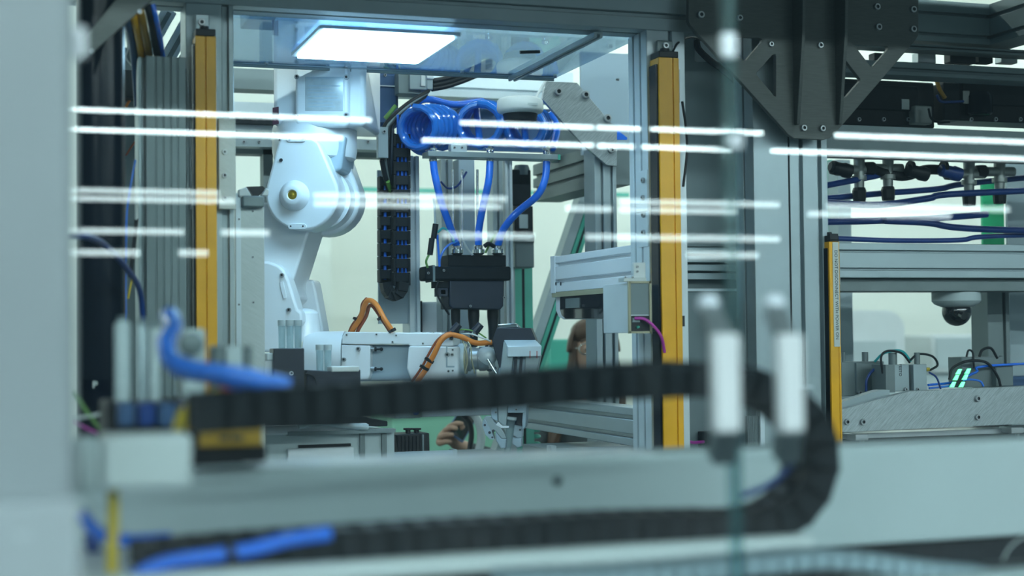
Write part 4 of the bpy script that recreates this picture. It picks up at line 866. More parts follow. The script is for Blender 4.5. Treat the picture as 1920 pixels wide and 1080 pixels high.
# hose carrier plate and three blue feed hoses
YH = 3.78
hc = thing('carrier_plate', P(925, 297, YH), 'flat bar carrying the three blue feed hoses', 'plate')
X0, X1, _, _ = ext(803, 285, 1050, 297, YH); zc = P(925, 291, YH).z
MB().box(X0, X1, YH, YH + .06, zc - .007, zc + .007).obj('bar', 'alu', hc, bevel=.001)
MB().box(X1 - .006, X1 + .001, YH - .001, YH + .061, zc - .007, zc + .007).obj('green_end', 'green_panel', hc)
pbox('valve_clip', 846, 270, 876, 286, YH + .01, .03, 'alu_light', hc, bevel=.002)
for x in (852, 866): screw(x, 277, YH + .01, 2.4, hc)
fh = [([(812, 300, 3.8), (816, 330, 3.8), (828, 380, 3.8), (846, 430, 3.82), (857, 462, 3.84)], 'left'),
      ([(919, 300, 3.8), (916, 340, 3.8), (905, 390, 3.81), (898, 430, 3.83), (897, 462, 3.84)], 'middle'),
      ([(1025, 300, 3.8), (1022, 335, 3.8), (1008, 366, 3.8), (970, 398, 3.8), (944, 430, 3.82), (933, 462, 3.84)], 'right')]
for i, (pts, lab) in enumerate(fh):
    t = thing('feed_hose', P(*pts[-1]), f'{lab} bright blue feed hose running down to the dosing head', 'hose', 'blue feed hoses')
    hose('hose', pts, 7, 'blue_hose', t, n=14)
    x, y, Y = pts[0]; u = mpp(x, y, Y); q = P(x, 290, YH + .02)
    MB().lathe(q + Vector((0, 0, 16 * u)), (0, 0, -1), [(0, 6 * u), (4 * u, 8 * u), (8 * u, 6 * u), (12 * u, 7 * u), (22 * u, 6 * u), (26 * u, 8 * u), (30 * u, 6.5 * u)], 16).obj('top_fitting', 'chrome', t, smooth=True)
    x, y, Y = pts[-1]; q = P(x, y, Y)
    MB().lathe(q + Vector((0, 0, 3 * u)), (0, 0, -1), [(0, 7 * u), (3 * u, 9 * u), (7 * u, 8 * u), (9 * u, 12 * u), (16 * u, 12 * u), (19 * u, 8 * u)], 16).obj('bottom_fitting', 'chrome', t, smooth=True)
# coiled hoses above
for cx, cy, r, n_, dirx, lab in ((800, 238, 37, 7, 1, 'left bundle of coiled blue hose above the carrier bar'), (918, 232, 38, 6, .5, 'middle bundle of coiled blue hose above the carrier bar'), (1002, 238, 34, 6, .6, 'right bundle of coiled blue hose beside the gusset')):
    u = mpp(cx, cy, 3.85); pts = []; c = P(cx - 22, cy, 3.80); ax = Vector((dirx, 1.0, .15)).normalized()
    e1 = Vector((0, 0, 1)); e1 = (e1 - ax * e1.dot(ax)).normalized(); e2 = ax.cross(e1)
    for i in range(n_ * 14):
        t = 2 * PI * i / 14; rr = r * u * (1 + .06 * math.sin(i * .37))
        pts.append(c + ax * (.022 * i / 14) + e1 * rr * math.cos(t) + e2 * rr * math.sin(t) * 1.05)
    pts.append(c + ax * .03 - e1 * (r * 1.15 * u))
    MB().tube(pts, 6.5 * u, 9, 0).obj('coiled_hose', 'blue_clear', smooth=True, label=lab, cat='hose', group='coiled blue hoses')
for i, (pts, m) in enumerate((([(764, 200, 3.9), (800, 186, 3.95), (850, 196, 4.0), (905, 190, 4.05)], 'blue_hose'), ([(830, 215, 3.98), (880, 190, 4.05), (940, 196, 4.1)], 'dark_blue'), ([(1030, 210, 3.95), (1044, 240, 3.95), (1036, 278, 3.9)], 'blue_hose'), ([(760, 262, 3.9), (790, 285, 3.92), (826, 268, 3.95)], 'blue_pale'))):
    hose('loose_hose', pts, 7, m, label=['upper blue hose lying over the left coil', 'dark blue hose behind the middle coil', 'blue hose running down right of the right coil', 'pale blue hose under the left coil'][i], cat='hose', group='loose hoses around the coils')
pbox('coil_tray', 770, 200, 1040, 282, 4.12, .012, 'dark_blue', label='dark blue sheet behind the coiled hoses', cat='panel')
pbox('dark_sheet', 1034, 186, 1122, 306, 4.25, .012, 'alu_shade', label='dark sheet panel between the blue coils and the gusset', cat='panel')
hose('thin_blue_loop', [(826, 340, 3.9), (840, 353, 3.9), (858, 348, 3.9), (875, 322, 3.9)], 2, 'blue_dark_hose', label='thin blue tube loop beside the left feed hose', cat='tube')
# white ceiling sensor disc
ds = thing('sensor_disc', P(975, 218, 3.7), 'round white sensor disc hanging in front of the coiled hoses', 'sensor')
u = mpp(975, 200, 3.7); q = P(975, 184, 3.7)
MB().lathe(q, (0, 0, -1), [(0, 34 * u), (.003, 40 * u), (.008, 43 * u), (.030, 44 * u), (.036, 42 * u), (.042, 34 * u)], 40).obj('disc_body', 'white', ds, smooth=True)
MB().lathe(q - Vector((0, 0, .041)), (0, 0, -1), [(0, 33 * u), (.018, 30 * u), (.024, 20 * u)], 32).obj('sensor_dome', 'black', ds, smooth=True)
MB().tube([P(1004, 184, 3.7), P(1026, 146, 3.75)], 2.4 * u, 8, 0).obj('hanger_rod', 'white', ds, smooth=True)
MB().box(P(987, 200, 3.65).x, P(1006, 200, 3.65).x, 3.6395, 3.6415, P(996, 198, 3.65).z, P(996, 194, 3.65).z).obj('name_strip', 'pale_grey', ds)
# gusset, post and braces at the right rear
gu = plate('gusset_plate', [(1023, 152), (1082, 155), (1157, 243), (1157, 311), (1138, 310), (1091, 269), (1017, 186)], 3.80, .012, 'brushed', bevel=.001, label='diagonal brushed gusset plate with four large screws', cat='gusset')
for x, y in ((1046, 172), (1097, 178), (1138, 222), (1145, 280)): screw(x, y, 3.80, 7.5, gu)
plate('blue_film', [(1140, 235), (1157, 243), (1176, 258), (1176, 262), (1140, 262)], 3.82, .006, 'blue_hose', label='blue protective film peeling beside the gusset plate', cat='film')
X0, X1, Z0, Z1 = ext(1119, 312, 1160, 1000, 3.82)
profile('frame_post', 'z', X0, X1, 3.82, 3.90, Z0, Z1 + .05, {'-y': xsl(500, 3.82, [1131, 1149])}, 'alu', gw=.007, label='rear aluminium post below the diagonal gusset plate', cat='post')
Xd = P(1118, 320, 3.95).x
A_, B_ = PX(1118, 350, Xd), PX(1000, 392, Xd)
profile('frame_beam', 'y', Xd, Xd + .09, 3.92, B_.y, PX(1118, 348, Xd).z, PX(1118, 270, Xd).z, {'-x': [PX(1118, 322, Xd).z, PX(1118, 296, Xd).z]}, 'alu_shade', label='dark beam running back from the rear post', cat='beam')
a, b = P(1108, 350, 4.55), P(936, 868, 4.55); d = (b - a).normalized(); n_ = Vector((-d.z, 0, d.x)); L_ = (b - a).length / 2; w = 20 * mpp(1060, 500, 4.55)
br = thing('diagonal_brace', b, 'slanted green and grey brace behind the gripper', 'brace')
MB().obox((a + b) / 2 - n_ * w * .55, d * L_, Vector((0, .03, 0)), n_ * w * .42).obj('grey_half', 'alu', br, bevel=.001)
MB().obox((a + b) / 2 + n_ * w * .42, d * L_, Vector((0, .03, 0)), n_ * w * .48).obj('green_half', 'green_panel', br, bevel=.001)
MB().obox((a + b) / 2 + n_ * w * .42 + Vector((0, -.031, 0)), d * L_, Vector((0, .002, 0)), n_ * w * .10).obj('slot_line', 'black_soft', br)
# drive unit and green post
du = thing('drive_unit', P(970, 500, 4.2), 'black and grey-green drive unit behind the right feed hose', 'drive unit')
pbox('motor', 965, 386, 1000, 440, 4.2, .08, 'black', du, bevel=.003); pbox('motor_label', 974, 402, 990, 428, 4.195, .004, 'pale_grey', du)
pbox('gear_case', 966, 452, 1002, 502, 4.2, .08, 'alu_shade', du, bevel=.004); pbox('mid_flange', 964, 440, 1002, 454, 4.19, .1, 'alu_grey', du, bevel=.001)
pbox('top_case', 960, 318, 996, 386, 4.22, .07, 'black_soft', du, bevel=.003); MB().lathe(P(978, 310, 4.24), (0, 0, -1), [(0, .02), (.012, .024), (.03, .024)], 20).obj('top_knob', 'alu_grey', du, smooth=True)
gpp = thing('green_post', P(980, 850, 4.3), 'green post with a dark slot behind the gripper', 'post')
for x0, x1, m in ((968, 981, 'green_panel'), (981, 986, 'black_soft'), (986, 1001, 'green_panel'), (958, 968, 'alu')): pbox('strip', x0, 500, x1, 1000, 4.3, .05, m, gpp)
for i, y in enumerate((806, 818, 832, 846)): 
    MB().ball(P(1006, y, 4.31), .014, .012, .007, n=12, m=8).obj('green_indicator', 'green_panel', smooth=True, label=['highest', 'second', 'third', 'lowest'][i] + ' small green glass bead right of the gripper', cat='bead', group='green beads')
# black dosing head with three nozzles
dh = thing('dosing_head', P(895, 640, 3.84), 'black dosing head with three nozzles above the robot wrist', 'dosing head')
pbox('top_block', 841, 478, 949, 500, 3.84, .08, 'black_soft', dh, bevel=.002); pbox('cross_bar', 798, 499, 959, 526, 3.825, .07, 'black_soft', dh, bevel=.006)
pbox('bar_ring', 812, 497, 816, 528, 3.822, .076, 'alu_grey', dh)
plate('body', [(843, 526), (946, 526), (944, 574), (938, 581), (848, 579), (843, 572)], 3.83, .08, 'navy', dh, bevel=.003)
for x0, x1 in ((845, 863), (877, 899), (913, 935)):
    u = mpp(880, 600, 3.86); q = P((x0 + x1) / 2, 580, 3.87)
    MB().lathe(q, (0, 0, -1), [(0, (x1 - x0) / 2 * u), (.02, (x1 - x0) / 2 * u), (.055, (x1 - x0) / 2.6 * u), (.10, (x1 - x0) / 3.2 * u)], 18).obj('nozzle', 'black', dh, smooth=True)
for x0, y0, x1, y1, m in ((814, 528, 846, 540, 'black_soft'), (820, 540, 840, 556, 'navy'), (826, 543, 836, 552, 'alu'), (832, 556, 846, 580, 'black')): pbox('side_valve', x0, y0, x1, y1, 3.84, .03, m, dh, bevel=.001)
for x, y in ((803, 512), (832, 507), (882, 574), (945, 558)): screw(x, y, 3.824, 2.4, dh)
hose('side_lead', [(822, 526, 3.83), (818, 545, 3.83), (826, 565, 3.83), (842, 590, 3.84)], 2, 'black', dh)
for i, (y0, y1, x) in enumerate(((420, 447, 813), (447, 478, 806))):
    MB().tube([P(x + 4, y0, 3.82), P(x, y1, 3.82)], 5.5 * mpp(x, y0, 3.82), 12, 0).obj('inline_sensor', 'black', smooth=True, label=('upper' if i == 0 else 'lower') + ' black inline sensor hanging left of the left feed hose', cat='sensor', group='inline sensors')
for pts, m, lab in (([(816, 420, 3.82), (815, 390, 3.82), (813, 372, 3.83)], 'white_wire', 'thin white wire above the inline sensors'),
    ([(804, 478, 3.82), (799, 490, 3.82), (802, 502, 3.82)], 'green_wire', 'thin green wire below the inline sensors'),
    ([(820, 440, 3.82), (822, 470, 3.82), (824, 500, 3.82)], 'blue_hose', 'blue tube dropping onto the black cross bar'),
    ([(858, 452, 3.82), (838, 462, 3.82), (826, 482, 3.82), (824, 500, 3.82)], 'blue_pale', 'pale blue tube bent beside the left fitting'),
    ([(820, 436, 3.82), (832, 428, 3.82), (846, 440, 3.82), (852, 456, 3.82)], 'teal_hose', 'teal wire arching to the left fitting'),
    ([(866, 446, 3.82), (876, 466, 3.82), (886, 478, 3.82)], 'white_wire', 'white wire between the left and middle fittings'),
    ([(928, 440, 3.82), (918, 458, 3.82), (910, 474, 3.82)], 'green_wire', 'green wire between the middle and right fittings')):
    hose('small_lead', pts, 2.2, m, label=lab, cat='wire', group='small leads at the dosing head')
hose('black_tie', [(908, 462, 3.81), (916, 457, 3.81), (926, 462, 3.82)], 4, 'black', label='black cable tie between the middle and right fittings', cat='tie')
# swing arm beam at the right
Xa = P(1225, 500, YF + .03).x
y_far = PX(1034, 515, Xa).y; y_near = YF + 0.0
zA0, zA1 = PX(1100, 543, Xa).z, PX(1100, 472, Xa).z
arm = thing('swing_arm', (Xa, y_far, zA0), 'pale aluminium arm beam reaching back from the right post', 'arm beam')
hh = zA1 - zA0
profile('arm_beam', 'y', Xa, Xa + .04, YF + .01, y_far, zA0, zA1, {'-x': [zA0 + hh * .30, zA0 + hh * .76]}, 'robot_white', arm, gw=.009, gd=.01)
MB().box(Xa - .0015, Xa + .042, y_far - .028, y_far + .004, zA0 - .002, zA1 + .002).obj('end_cap', 'robot_white', arm, bevel=.001)
MB().box(Xa + .001, Xa + .05, YF + .06, y_far + .002, zA0 - .012, zA0).obj('wood_strip', 'clear_wire', arm)
for k in range(2):
    q = PX(1052 - k * 9, 532, Xa - .001); MB().cyl((Xa + .006, q.y, q.z), (Xa - .002, q.y, q.z), .005).obj('slot_nut', 'chrome', arm, smooth=True)
dv = thing('screen_box', PX(1085, 598, Xa + .01), 'black screen box in a white rounded frame below the arm beam', 'screen')
def side_poly(name, pts, X, th, m, parent, bevel=0.0): return MB().prism([PX(x, y, X) for x, y in pts], (th, 0, 0)).obj(name, m, parent, bevel=bevel)
side_poly('frame', [(1042, 552), (1160, 540), (1160, 598), (1056, 599), (1047, 594), (1042, 582)], Xa + .01, .03, 'robot_white', dv, .002)
side_poly('screen', [(1050, 556), (1160, 544), (1160, 597), (1060, 597), (1053, 591), (1050, 580)], Xa + .008, .003, 'lens_dark', dv)
side_poly('inner_plate', [(1060, 560), (1086, 558), (1086, 577), (1060, 578)], Xa + .006, .002, 'alu_shade', dv)
sb = thing('sensor_box', P(1200, 625, 2.93), 'aluminium sensor box with open bottom window and magenta cable', 'sensor box')
Xs = P(1180, 575, 2.88).x; Xe = P(1221, 575, 2.88).x; zs0, zs1 = P(1200, 624, 2.88).z, P(1200, 530, 2.88).z; ys1 = PX(1131, 575, Xs).y
MB().box(Xs, Xe, 2.884, ys1, zs0, zs1).obj('case', 'alu_light', sb, bevel=.001)
for a_, b_2 in (((1180, 527, 1221, 531), 0), ((1180, 621, 1221, 625), 0), ((1179, 527, 1183, 625), 0), ((1218, 527, 1222, 625), 0)): pbox('face_frame', *a_, 2.88, .006, 'clear_wire', sb)
pbox('face_plate', 1183, 531, 1218, 590, 2.883, .003, 'panel_grey', sb); pbox('window', 1183, 592, 1218, 621, 2.8815, .003, 'black', sb)
MB().ball(P(1196, 613, 2.879), .004, .004, .003).obj('green_light', 'green_panel', sb, smooth=True); pbox('chip', 1186, 596, 1200, 604, 2.878, .004, 'alu_grey', sb)
hose('magenta_cable', [(1190, 597, 2.878), (1208, 598, 2.87), (1226, 612, 2.87), (1240, 632, 2.88), (1246, 660, 2.90)], 3, 'magenta', sb)
pbox('mounting_bracket', 1188, 492, 1211, 522, 2.90, .012, 'white', sb, bevel=.002); pbox('bracket_foot', 1170, 521, 1212, 528, 2.89, .03, 'brushed_pale', sb)
for x, y in ((1195, 500), (1195, 509), (1172, 520), (1186, 520)): screw(x, y, 2.899 if y < 515 else 2.89, 2.4, sb)
# lower depth rails behind the gripper
Xr = P(1188, 790, 3.15).x
zl0, zl1 = PX(1100, 822, Xr).z, PX(1100, 756, Xr).z; yf_ = PX(985, 770, Xr).y
profile('frame_beam', 'y', Xr, Xr + .06, 3.1, yf_ + .3, zl0, zl1, {'-x': [zl0 + (zl1 - zl0) * .25, zl0 + (zl1 - zl0) * .74]}, 'alu', gw=.010, label='low slotted aluminium beam running back behind the gripper', cat='beam')
tr = thing('steel_tray', P(1120, 860, 3.4), 'shallow steel tray at the right under the gripper', 'tray')
pbox('tray_front', 1042, 838, 1200, 1000, 3.40, .004, 'robot_grey', tr); pbox('tray_post', 1034, 836, 1044, 1000, 3.40, .03, 'alu_light', tr); pbox('tray_bed', 1044, 842, 1200, 1000, 3.42, .25, 'alu_grey', tr)
pbox('white_beam', 790, 756, 1000, 779, 4.06, .12, 'robot_white', bevel=.003, label='white horizontal beam behind the lower gripper', cat='beam')
bm_ = pbox('beam_end', 740, 752, 790, 784, 4.04, .14, 'pale_grey', bevel=.003, label='grey end block with a blue oval left of the white beam', cat='block')
MB().lathe(P(780, 771, 4.04), (0, -1, 0), [(0, .010), (.004, .009)], 20).obj('blue_oval', 'blue_hose', bm_, smooth=True)
# cabinet at lower left inside the cell
cabx = thing('side_cabinet', P(640, 900, 3.3), 'pale cabinet with profile frame at the lower left of the cell', 'cabinet')
pbox('body', 460, 812, 740, 1000, 3.30, .3, 'pale_grey', cabx); pbox('worktop', 460, 797, 690, 814, 3.28, .34, 'robot_white', cabx, bevel=.003)
pbox('top_rail', 540, 807, 742, 814, 3.275, .03, 'alu_grey', cabx)
for x in (676, 717): pbox('frame_strip', x, 813, x + 9, 1000, 3.292, .02, 'alu_shade', cabx)
pbox('handle_slot', 560, 833, 658, 838, 3.295, .01, 'black_soft', cabx); pbox('drawer_front', 540, 840, 664, 1000, 3.29, .015, 'robot_white', cabx, bevel=.002)
pbox('corner_cap', 730, 804, 742, 809, 3.28, .03, 'black', cabx)
plate('dark_plate', [(600, 779), (640, 776), (727, 790), (727, 799), (705, 800), (600, 790)], 3.34, .10, 'black_soft', bevel=.002, label='dark slanted plate lying on the pale cabinet', cat='plate')
hose('glove_fold', [(560, 799, 3.27), (600, 793, 3.27), (640, 797, 3.27), (690, 801, 3.27)], 6, 'tube_plastic', label='crumpled pale blue plastic bag on the cabinet top', cat='bag')
kn = thing('knob_block', P(773, 850, 3.42), 'black ribbed block with two knobs beside the cabinet', 'block')
plate('body', [(742, 815), (805, 812), (806, 850), (746, 850)], 3.42, .08, 'black', kn, bevel=.002)
for i in range(7): pbox('rib', 746 + i * 7, 818, 748 + i * 7, 850, 3.416, .006, 'black_soft', kn)
pbox('side_rib', 792, 815, 795, 850, 3.412, .01, 'alu_shade', kn)
for x in (765, 781): 
    q = P(x, 813, 3.45); MB().lathe(q, (0, 0, 1), [(0, .006), (.008, .006), (.009, .011), (.013, .011)], 14).obj('knob', 'black', kn, smooth=True)
pl = thing('support_plate', P(800, 870, 3.35), 'blue-grey support plate under the black knob block', 'plate')
pbox('plate_front', 740, 846, 850, 1000, 3.36, .006, 'robot_grey', pl); pbox('plate_edge', 850, 843, 858, 1000, 3.36, .03, 'alu', pl); pbox('plate_bed', 740, 862, 990, 1000, 3.40, .3, 'alu_grey', pl)
# tube racks and blocks in front of the elbow
bk = thing('black_block', P(541, 715, 3.15), 'square black block in front of the robot elbow', 'block')
pbox('body', 513, 653, 571, 786, 3.15, .05, 'navy', bk, bevel=.002); screw(546, 700, 3.15, 4, bk)
rd = thing('small_actuator', P(515, 710, 3.17), 'small actuator with red label left of the black block', 'actuator')
pbox('cap', 500, 662, 533, 676, 3.16, .04, 'alu_light', rd, bevel=.002); pbox('label', 512, 676, 532, 708, 3.162, .04, 'red_label', rd); pbox('stem', 497, 676, 511, 704, 3.165, .03, 'robot_white', rd)
for i in range(5): pbox('print_line', 515, 681 + i * 5, 529, 682.4 + i * 5, 3.1615, .0005, 'paper', rd)
def rack(x0, y0, y1, n, w, lab):
    for i in range(n):
        cx = x0 + w * (i + .5); u = mpp(cx, y0, 3.2); t = thing('sample_tube', P(cx, y1, 3.2), lab.format(['left', 'middle', 'right'][i if n == 3 else i * 2]), 'tube', 'standing sample tubes')
        q = P(cx, y0, 3.2)
        MB().lathe(q, (0, 0, -1), [(0, w * .50 * u), (.010, w * .50 * u), (.011, w * .46 * u), ((y1 - y0) * u, w * .42 * u)], 20).obj('tube_body', 'vial_clear', t, smooth=True)
        MB().lathe(q + Vector((0, 0, .002)), (0, 0, -1), [(0, w * .52 * u), (.012, w * .52 * u)], 20).obj('cap', 'tube_plastic', t, smooth=True)
rack(521, 602, 654, 3, 15, '{} clear sample tube standing on the square black block')
rack(592, 648, 696, 2, 15, '{} clear sample tube standing on the long black tray')
pbox('shelf_plate', 494, 786, 690, 796, 3.12, .17, 'black_soft', label='dark shelf plate under the black block and tray', cat='shelf')
bt = thing('black_tray', P(630, 725, 3.15), 'long black tray in front of the robot forearm', 'tray')
plate('body', [(575, 694), (640, 697), (640, 693), (676, 693), (676, 700), (678, 786), (575, 786)], 3.15, .07, 'navy', bt, bevel=.002)
pbox('white_lid', 622, 687, 674, 697, 3.145, .05, 'white', bt, bevel=.002); hose('lead', [(573, 700, 3.14), (588, 706, 3.14), (594, 720, 3.14)], 1.5, 'black', bt)
# ================================================================== PERSON BEHIND THE CELL
def person():
    YP_ = 5.25
    h = P(1113, 664, YP_); k = mpp(1126, 664, YP_)
    fx = Vector((-.30, -.95, 0)).normalized()                 # where the face looks
    sx = Vector((0.95, -.30, 0)).normalized()                 # towards the image right
    up = Vector((0, 0, 1))
    def L(a, b, c): return h + sx * a + fx * b + up * c       # right, forward, up
    hip = L(.02, -.05, -.70)
    hand = P(840, 820, 4.95); wrist = hand + Vector((.055, .03, -.035)); elb = L(-.30, .12, -.40)
    n = [(hip, .15, .12), (L(.02, -.05, -.52), .145, .11), (L(.02, -.05, -.34), .17, .115), (L(.02, -.05, -.24), .12, .09), (L(.01, -.03, -.17), .058, .058), (L(0, -.01, -.10), .056, .060), (L(0, 0, -.03), .070, .080), (L(0, -.005, .04), .074, .088), (L(0, -.004, .080), .056, .068)]
    E = [(i, i + 1) for i in range(8)]
    def addn(p, r, r2, par): n.append((p, r, r2)); E.append((par, len(n) - 1)); return len(n) - 1
    ls = addn(L(-.17, -.04, -.27), .062, .062, 2); le = addn(elb, .045, .045, ls); lw = addn(wrist, .028, .024, le)
    rs_ = addn(L(.21, -.04, -.27), .062, .062, 2); re = addn(L(.27, .06, -.52), .045, .045, rs_); rw = addn(L(.05, .20, -.55), .028, .024, re); rh = addn(L(.0, .23, -.55), .030, .018, rw)
    for s in (-1, 1):
        a = addn(L(.02 + s * .10, 0, -.74), .095, .09, 0); b = addn(L(.02 + s * .13, .36, -.76), .062, .062, a); c = addn(Vector((L(.02 + s * .13, .36, 0).x, L(.02 + s * .13, .36, 0).y, .09)), .04, .045, b)
        p = L(.02 + s * .14, .50, 0); addn(Vector((p.x, p.y, .045)), .038, .032, c)
    # left hand closed round the phone
    palm = addn(hand + Vector((.012, .0, -.012)), .034, .022, lw); pal2 = addn(hand + Vector((-.020, -.006, .012)), .036, .020, palm)
    for i, (dx, dz) in enumerate(((-.030, -.020), (-.022, .004), (-.008, .026), (.012, .040))):
        f1 = addn(hand + Vector((dx - .012, -.030, dz)), .0105, .0105, pal2); f2 = addn(hand + Vector((dx + .004, -.056, dz + .010)), .0095, .0095, f1); addn(hand + Vector((dx + .028, -.052, dz + .006)), .0085, .0085, f2)
    t1 = addn(hand + Vector((.030, -.024, .018)), .0125, .0125, palm); addn(hand + Vector((.044, -.040, .044)), .010, .010, t1)
    me = bpy.data.meshes.new('person'); base = hip.copy(); base.z = 0
    me.from_pydata([q[0] - base for q in n], E, [])
    o = bpy.data.objects.new('person', me); COL.objects.link(o); put(o, base, None)
    m = o.modifiers.new('skin', 'SKIN'); sv = me.skin_vertices[0].data
    for i, q in enumerate(n): sv[i].radius = (q[1], q[2]); sv[i].use_root = (i == 0)
    m.branch_smoothing = .5
    s = o.modifiers.new('sub', 'SUBSURF'); s.levels = 2; s.render_levels = 2
    dg = bpy.context.evaluated_depsgraph_get(); m2 = bpy.data.meshes.new_from_object(o.evaluated_get(dg))
    o.modifiers.clear(); o.data = m2
    for x in ('cloth_dark', 'skin'): m2.materials.append(MATS[x])
    hl = hand - base; hl2 = L(0, 0, -.19).z - base.z
    for p in m2.polygons:
        p.use_smooth = True; c = p.center
        p.material_index = 1 if (c - hl).length < .10 or c.z > hl2 or (c - (L(0, .23, -.55) - base)).length < .07 else 0
    # nose, lips and eyes are part of the body mesh
    b = MB(); b.m = 1
    b.loft([L(-.012, .075, .0), L(.012, .075, .0), L(.005, .082, .03), L(-.005, .082, .03)], [L(-.009, .108, -.004), L(.009, .108, -.004), L(.002, .09, .026), L(-.002, .09, .026)])
    for s_ in (-1, 1):
        e = L(s_ * .031, .076, .020); b.ball(e, .0125, n=12, m=8)
        b.ball(L(s_ * .079, -.005, .0), .010, .018, .03, n=10, m=8)
    b.ball(L(0, .083, -.042), .024, .009, .008, n=12, m=8)
    bm = bmesh.new(); bm.from_mesh(m2); off = len(bm.verts); vs = [bm.verts.new(q - base) for q in b.v]
    for f in b.f:
        try: g = bm.faces.new([vs[i] for i in f]); g.material_index = 1; g.smooth = True
        except ValueError: pass
    bm.to_mesh(m2); bm.free()
    tag(o, 'person in dark clothing with long hair and glasses, holding a phone', 'person')
    # hair: a cap over the skull with long strands on both sides
    b = MB(); N, Mq = 26, 10; vs = []; fs = []
    for j in range(Mq + 1):
        th = PI * .5 * j / Mq
        for i in range(N + 1):
            ph = math.radians(-22) + math.radians(224) * i / N
            vs.append(L(math.cos(ph) * .089 * math.sin(th), -.012 - math.sin(ph) * .108 * math.sin(th), .008 + .122 * math.cos(th)))
    for j in range(Mq):
        for i in range(N): a = j * (N + 1) + i; fs.append((a, a + 1, a + N + 2, a + N + 1))
    b.add(vs, fs); b.ball(L(0, -.022, .078), .072, .084, .048, n=20, m=12); hp_ = b.obj('hair', 'hair', o, smooth=True)
    sm = hp_.modifiers.new('thick', 'SOLIDIFY'); sm.thickness = .012; sm.offset = 1
    for i in range(12):
        t = i / 11; ph = math.radians(-8 + 196 * t); x0 = math.cos(ph); y0 = -math.sin(ph)
        MB().tube([L(x0 * .070, -.012 + y0 * .095, .05), L(x0 * .078, -.012 + y0 * .108, -.05), L(x0 * .095, .0 + y0 * .10, -.16), L(x0 * .115 - .03, .04 + y0 * .08, -.27), L(x0 * .12 - .06, .07 + y0 * .06, -.38)], [.020, .022, .024, .024, .016], 8, 4).obj('hair_lock', 'hair', o, smooth=True)
    g = MB()
    for s_ in (-1, 1): g.tube([L(s_ * .034 + .026 * math.cos(a), .102, .020 + .021 * math.sin(a)) for a in [2 * PI * i / 16 for i in range(17)]], .0022, 6, 0)
    g.tube([L(-.008, .103, .022), L(.008, .103, .022)], .002, 6, 0); g.tube([L(-.060, .100, .024), L(-.082, .02, .024)], .0025, 6, 0); g.tube([L(.060, .100, .024), L(.082, .02, .024)], .0025, 6, 0)
    g.obj('glasses', 'chrome', o, smooth=True)
    for s_ in (-1, 1): MB().tube([L(s_ * .016, .083, .048), L(s_ * .034, .084, .054), L(s_ * .052, .072, .046)], .004, 6, 3).obj('eyebrow', 'hair', o, smooth=True); MB().ball(L(s_ * .031, .0855, .020), .0055, n=10, m=6).obj('iris', 'ink', o, smooth=True)
    # phone in the hand and stool
    q = hand + Vector((.030, -.034, .030)); d = Vector((.55, .1, .8)).normalized(); w_ = Vector((.8, -.2, -.55)).normalized(); nn = d.cross(w_)
    ph_ = thing('phone', q, 'blue phone in the hand of the person', 'phone')
    MB().obox(q + d * .03, d * .065, w_ * .034, nn * .004).obj('phone_body', 'phone_blue', ph_, bevel=.003); MB().obox(q + d * .03 - nn * .0045, d * .058, w_ * .030, nn * .0006).obj('phone_screen', 'lens_dark', ph_)
    st_ = thing('stool', (hip.x, hip.y, 0), 'round black stool under the person behind the cell', 'stool')
    zs = hip.z - .20
    MB().lathe((hip.x, hip.y, zs), (0, 0, 1), [(0, .16), (.01, .17), (.05, .17), (.06, .15)], 28).obj('seat', 'black_soft', st_, smooth=True)
    MB().cyl((hip.x, hip.y, .06), (hip.x, hip.y, zs), .025).obj('column', 'chrome', st_, smooth=True)
    for i in range(5):
        a = 2 * PI * i / 5; MB().tube([(hip.x, hip.y, .08), (hip.x + .26 * math.cos(a), hip.y + .26 * math.sin(a), .03)], .02, 8, 0).obj('foot', 'black', st_, smooth=True)
person()
rg = thing('round_guard', P(890, 850, 4.7), 'pale curved guard ring between hand and gripper', 'guard')
MB().tube([P(x, y, 4.7) for x, y in ((872, 768), (890, 778), (900, 800), (902, 825), (897, 850), (890, 880))], 8 * mpp(890, 800, 4.7), 10, 5).obj('ring_band', 'robot_white', rg, smooth=True)
MB().tube([P(x, y, 4.72) for x, y in ((868, 776), (880, 790), (884, 815), (880, 845))], 5 * mpp(890, 800, 4.7), 8, 5).obj('inner_seal', 'black', rg, smooth=True)
pbox('teal_cabinet', 1030, 636, 1100, 1000, 6.2, .4, 'green_panel', bevel=.01, label='teal cabinet left behind the person', cat='cabinet')
pbox('mint_cabinet', 735, 772, 1030, 1000, 6.1, .4, 'mint', bevel=.01, label='mint green cabinet behind the hand of the person', cat='cabinet')
pbox('rear_door_rail', 500, 354, 1180, 362, 7.36, .03, 'green_panel', label='thin dark green rail across the partition wall', cat='rail')

# ================================================================== FOREGROUND
def vbox(x0, x1, Y, dep): return P(x0, 540, Y).x, P(x1, 540, Y).x, Y, Y + dep
X0, X1, Ya, Yb = vbox(-260, 143, 1.0, .09)
fc = MB().prism(rr3(X0, X1, Ya, Yb, 0.0, .010, 6), (0, 0, 2.3)).obj('enclosure_column', 'column_paint', smooth=True, label='pale grey painted column filling the left frame edge', cat='column')
nb = thing('notice_plate', P(70, 1080, .985), 'white plastic notice plate low on the left column', 'plate')
X0, X1, Z0, Z1 = ext(-90, 940, 148, 1300, .985)
MB().box(X0, X1, .97, .999, Z0, Z1).obj('plate', 'notice_plastic', nb, bevel=.003)
for i, (a, b) in enumerate(((26, 60), (34, 54))): pbox('faint_print', a, 1000 + i * 9, b, 1004 + i * 9, .9695, .0006, 'pale_grey', nb)
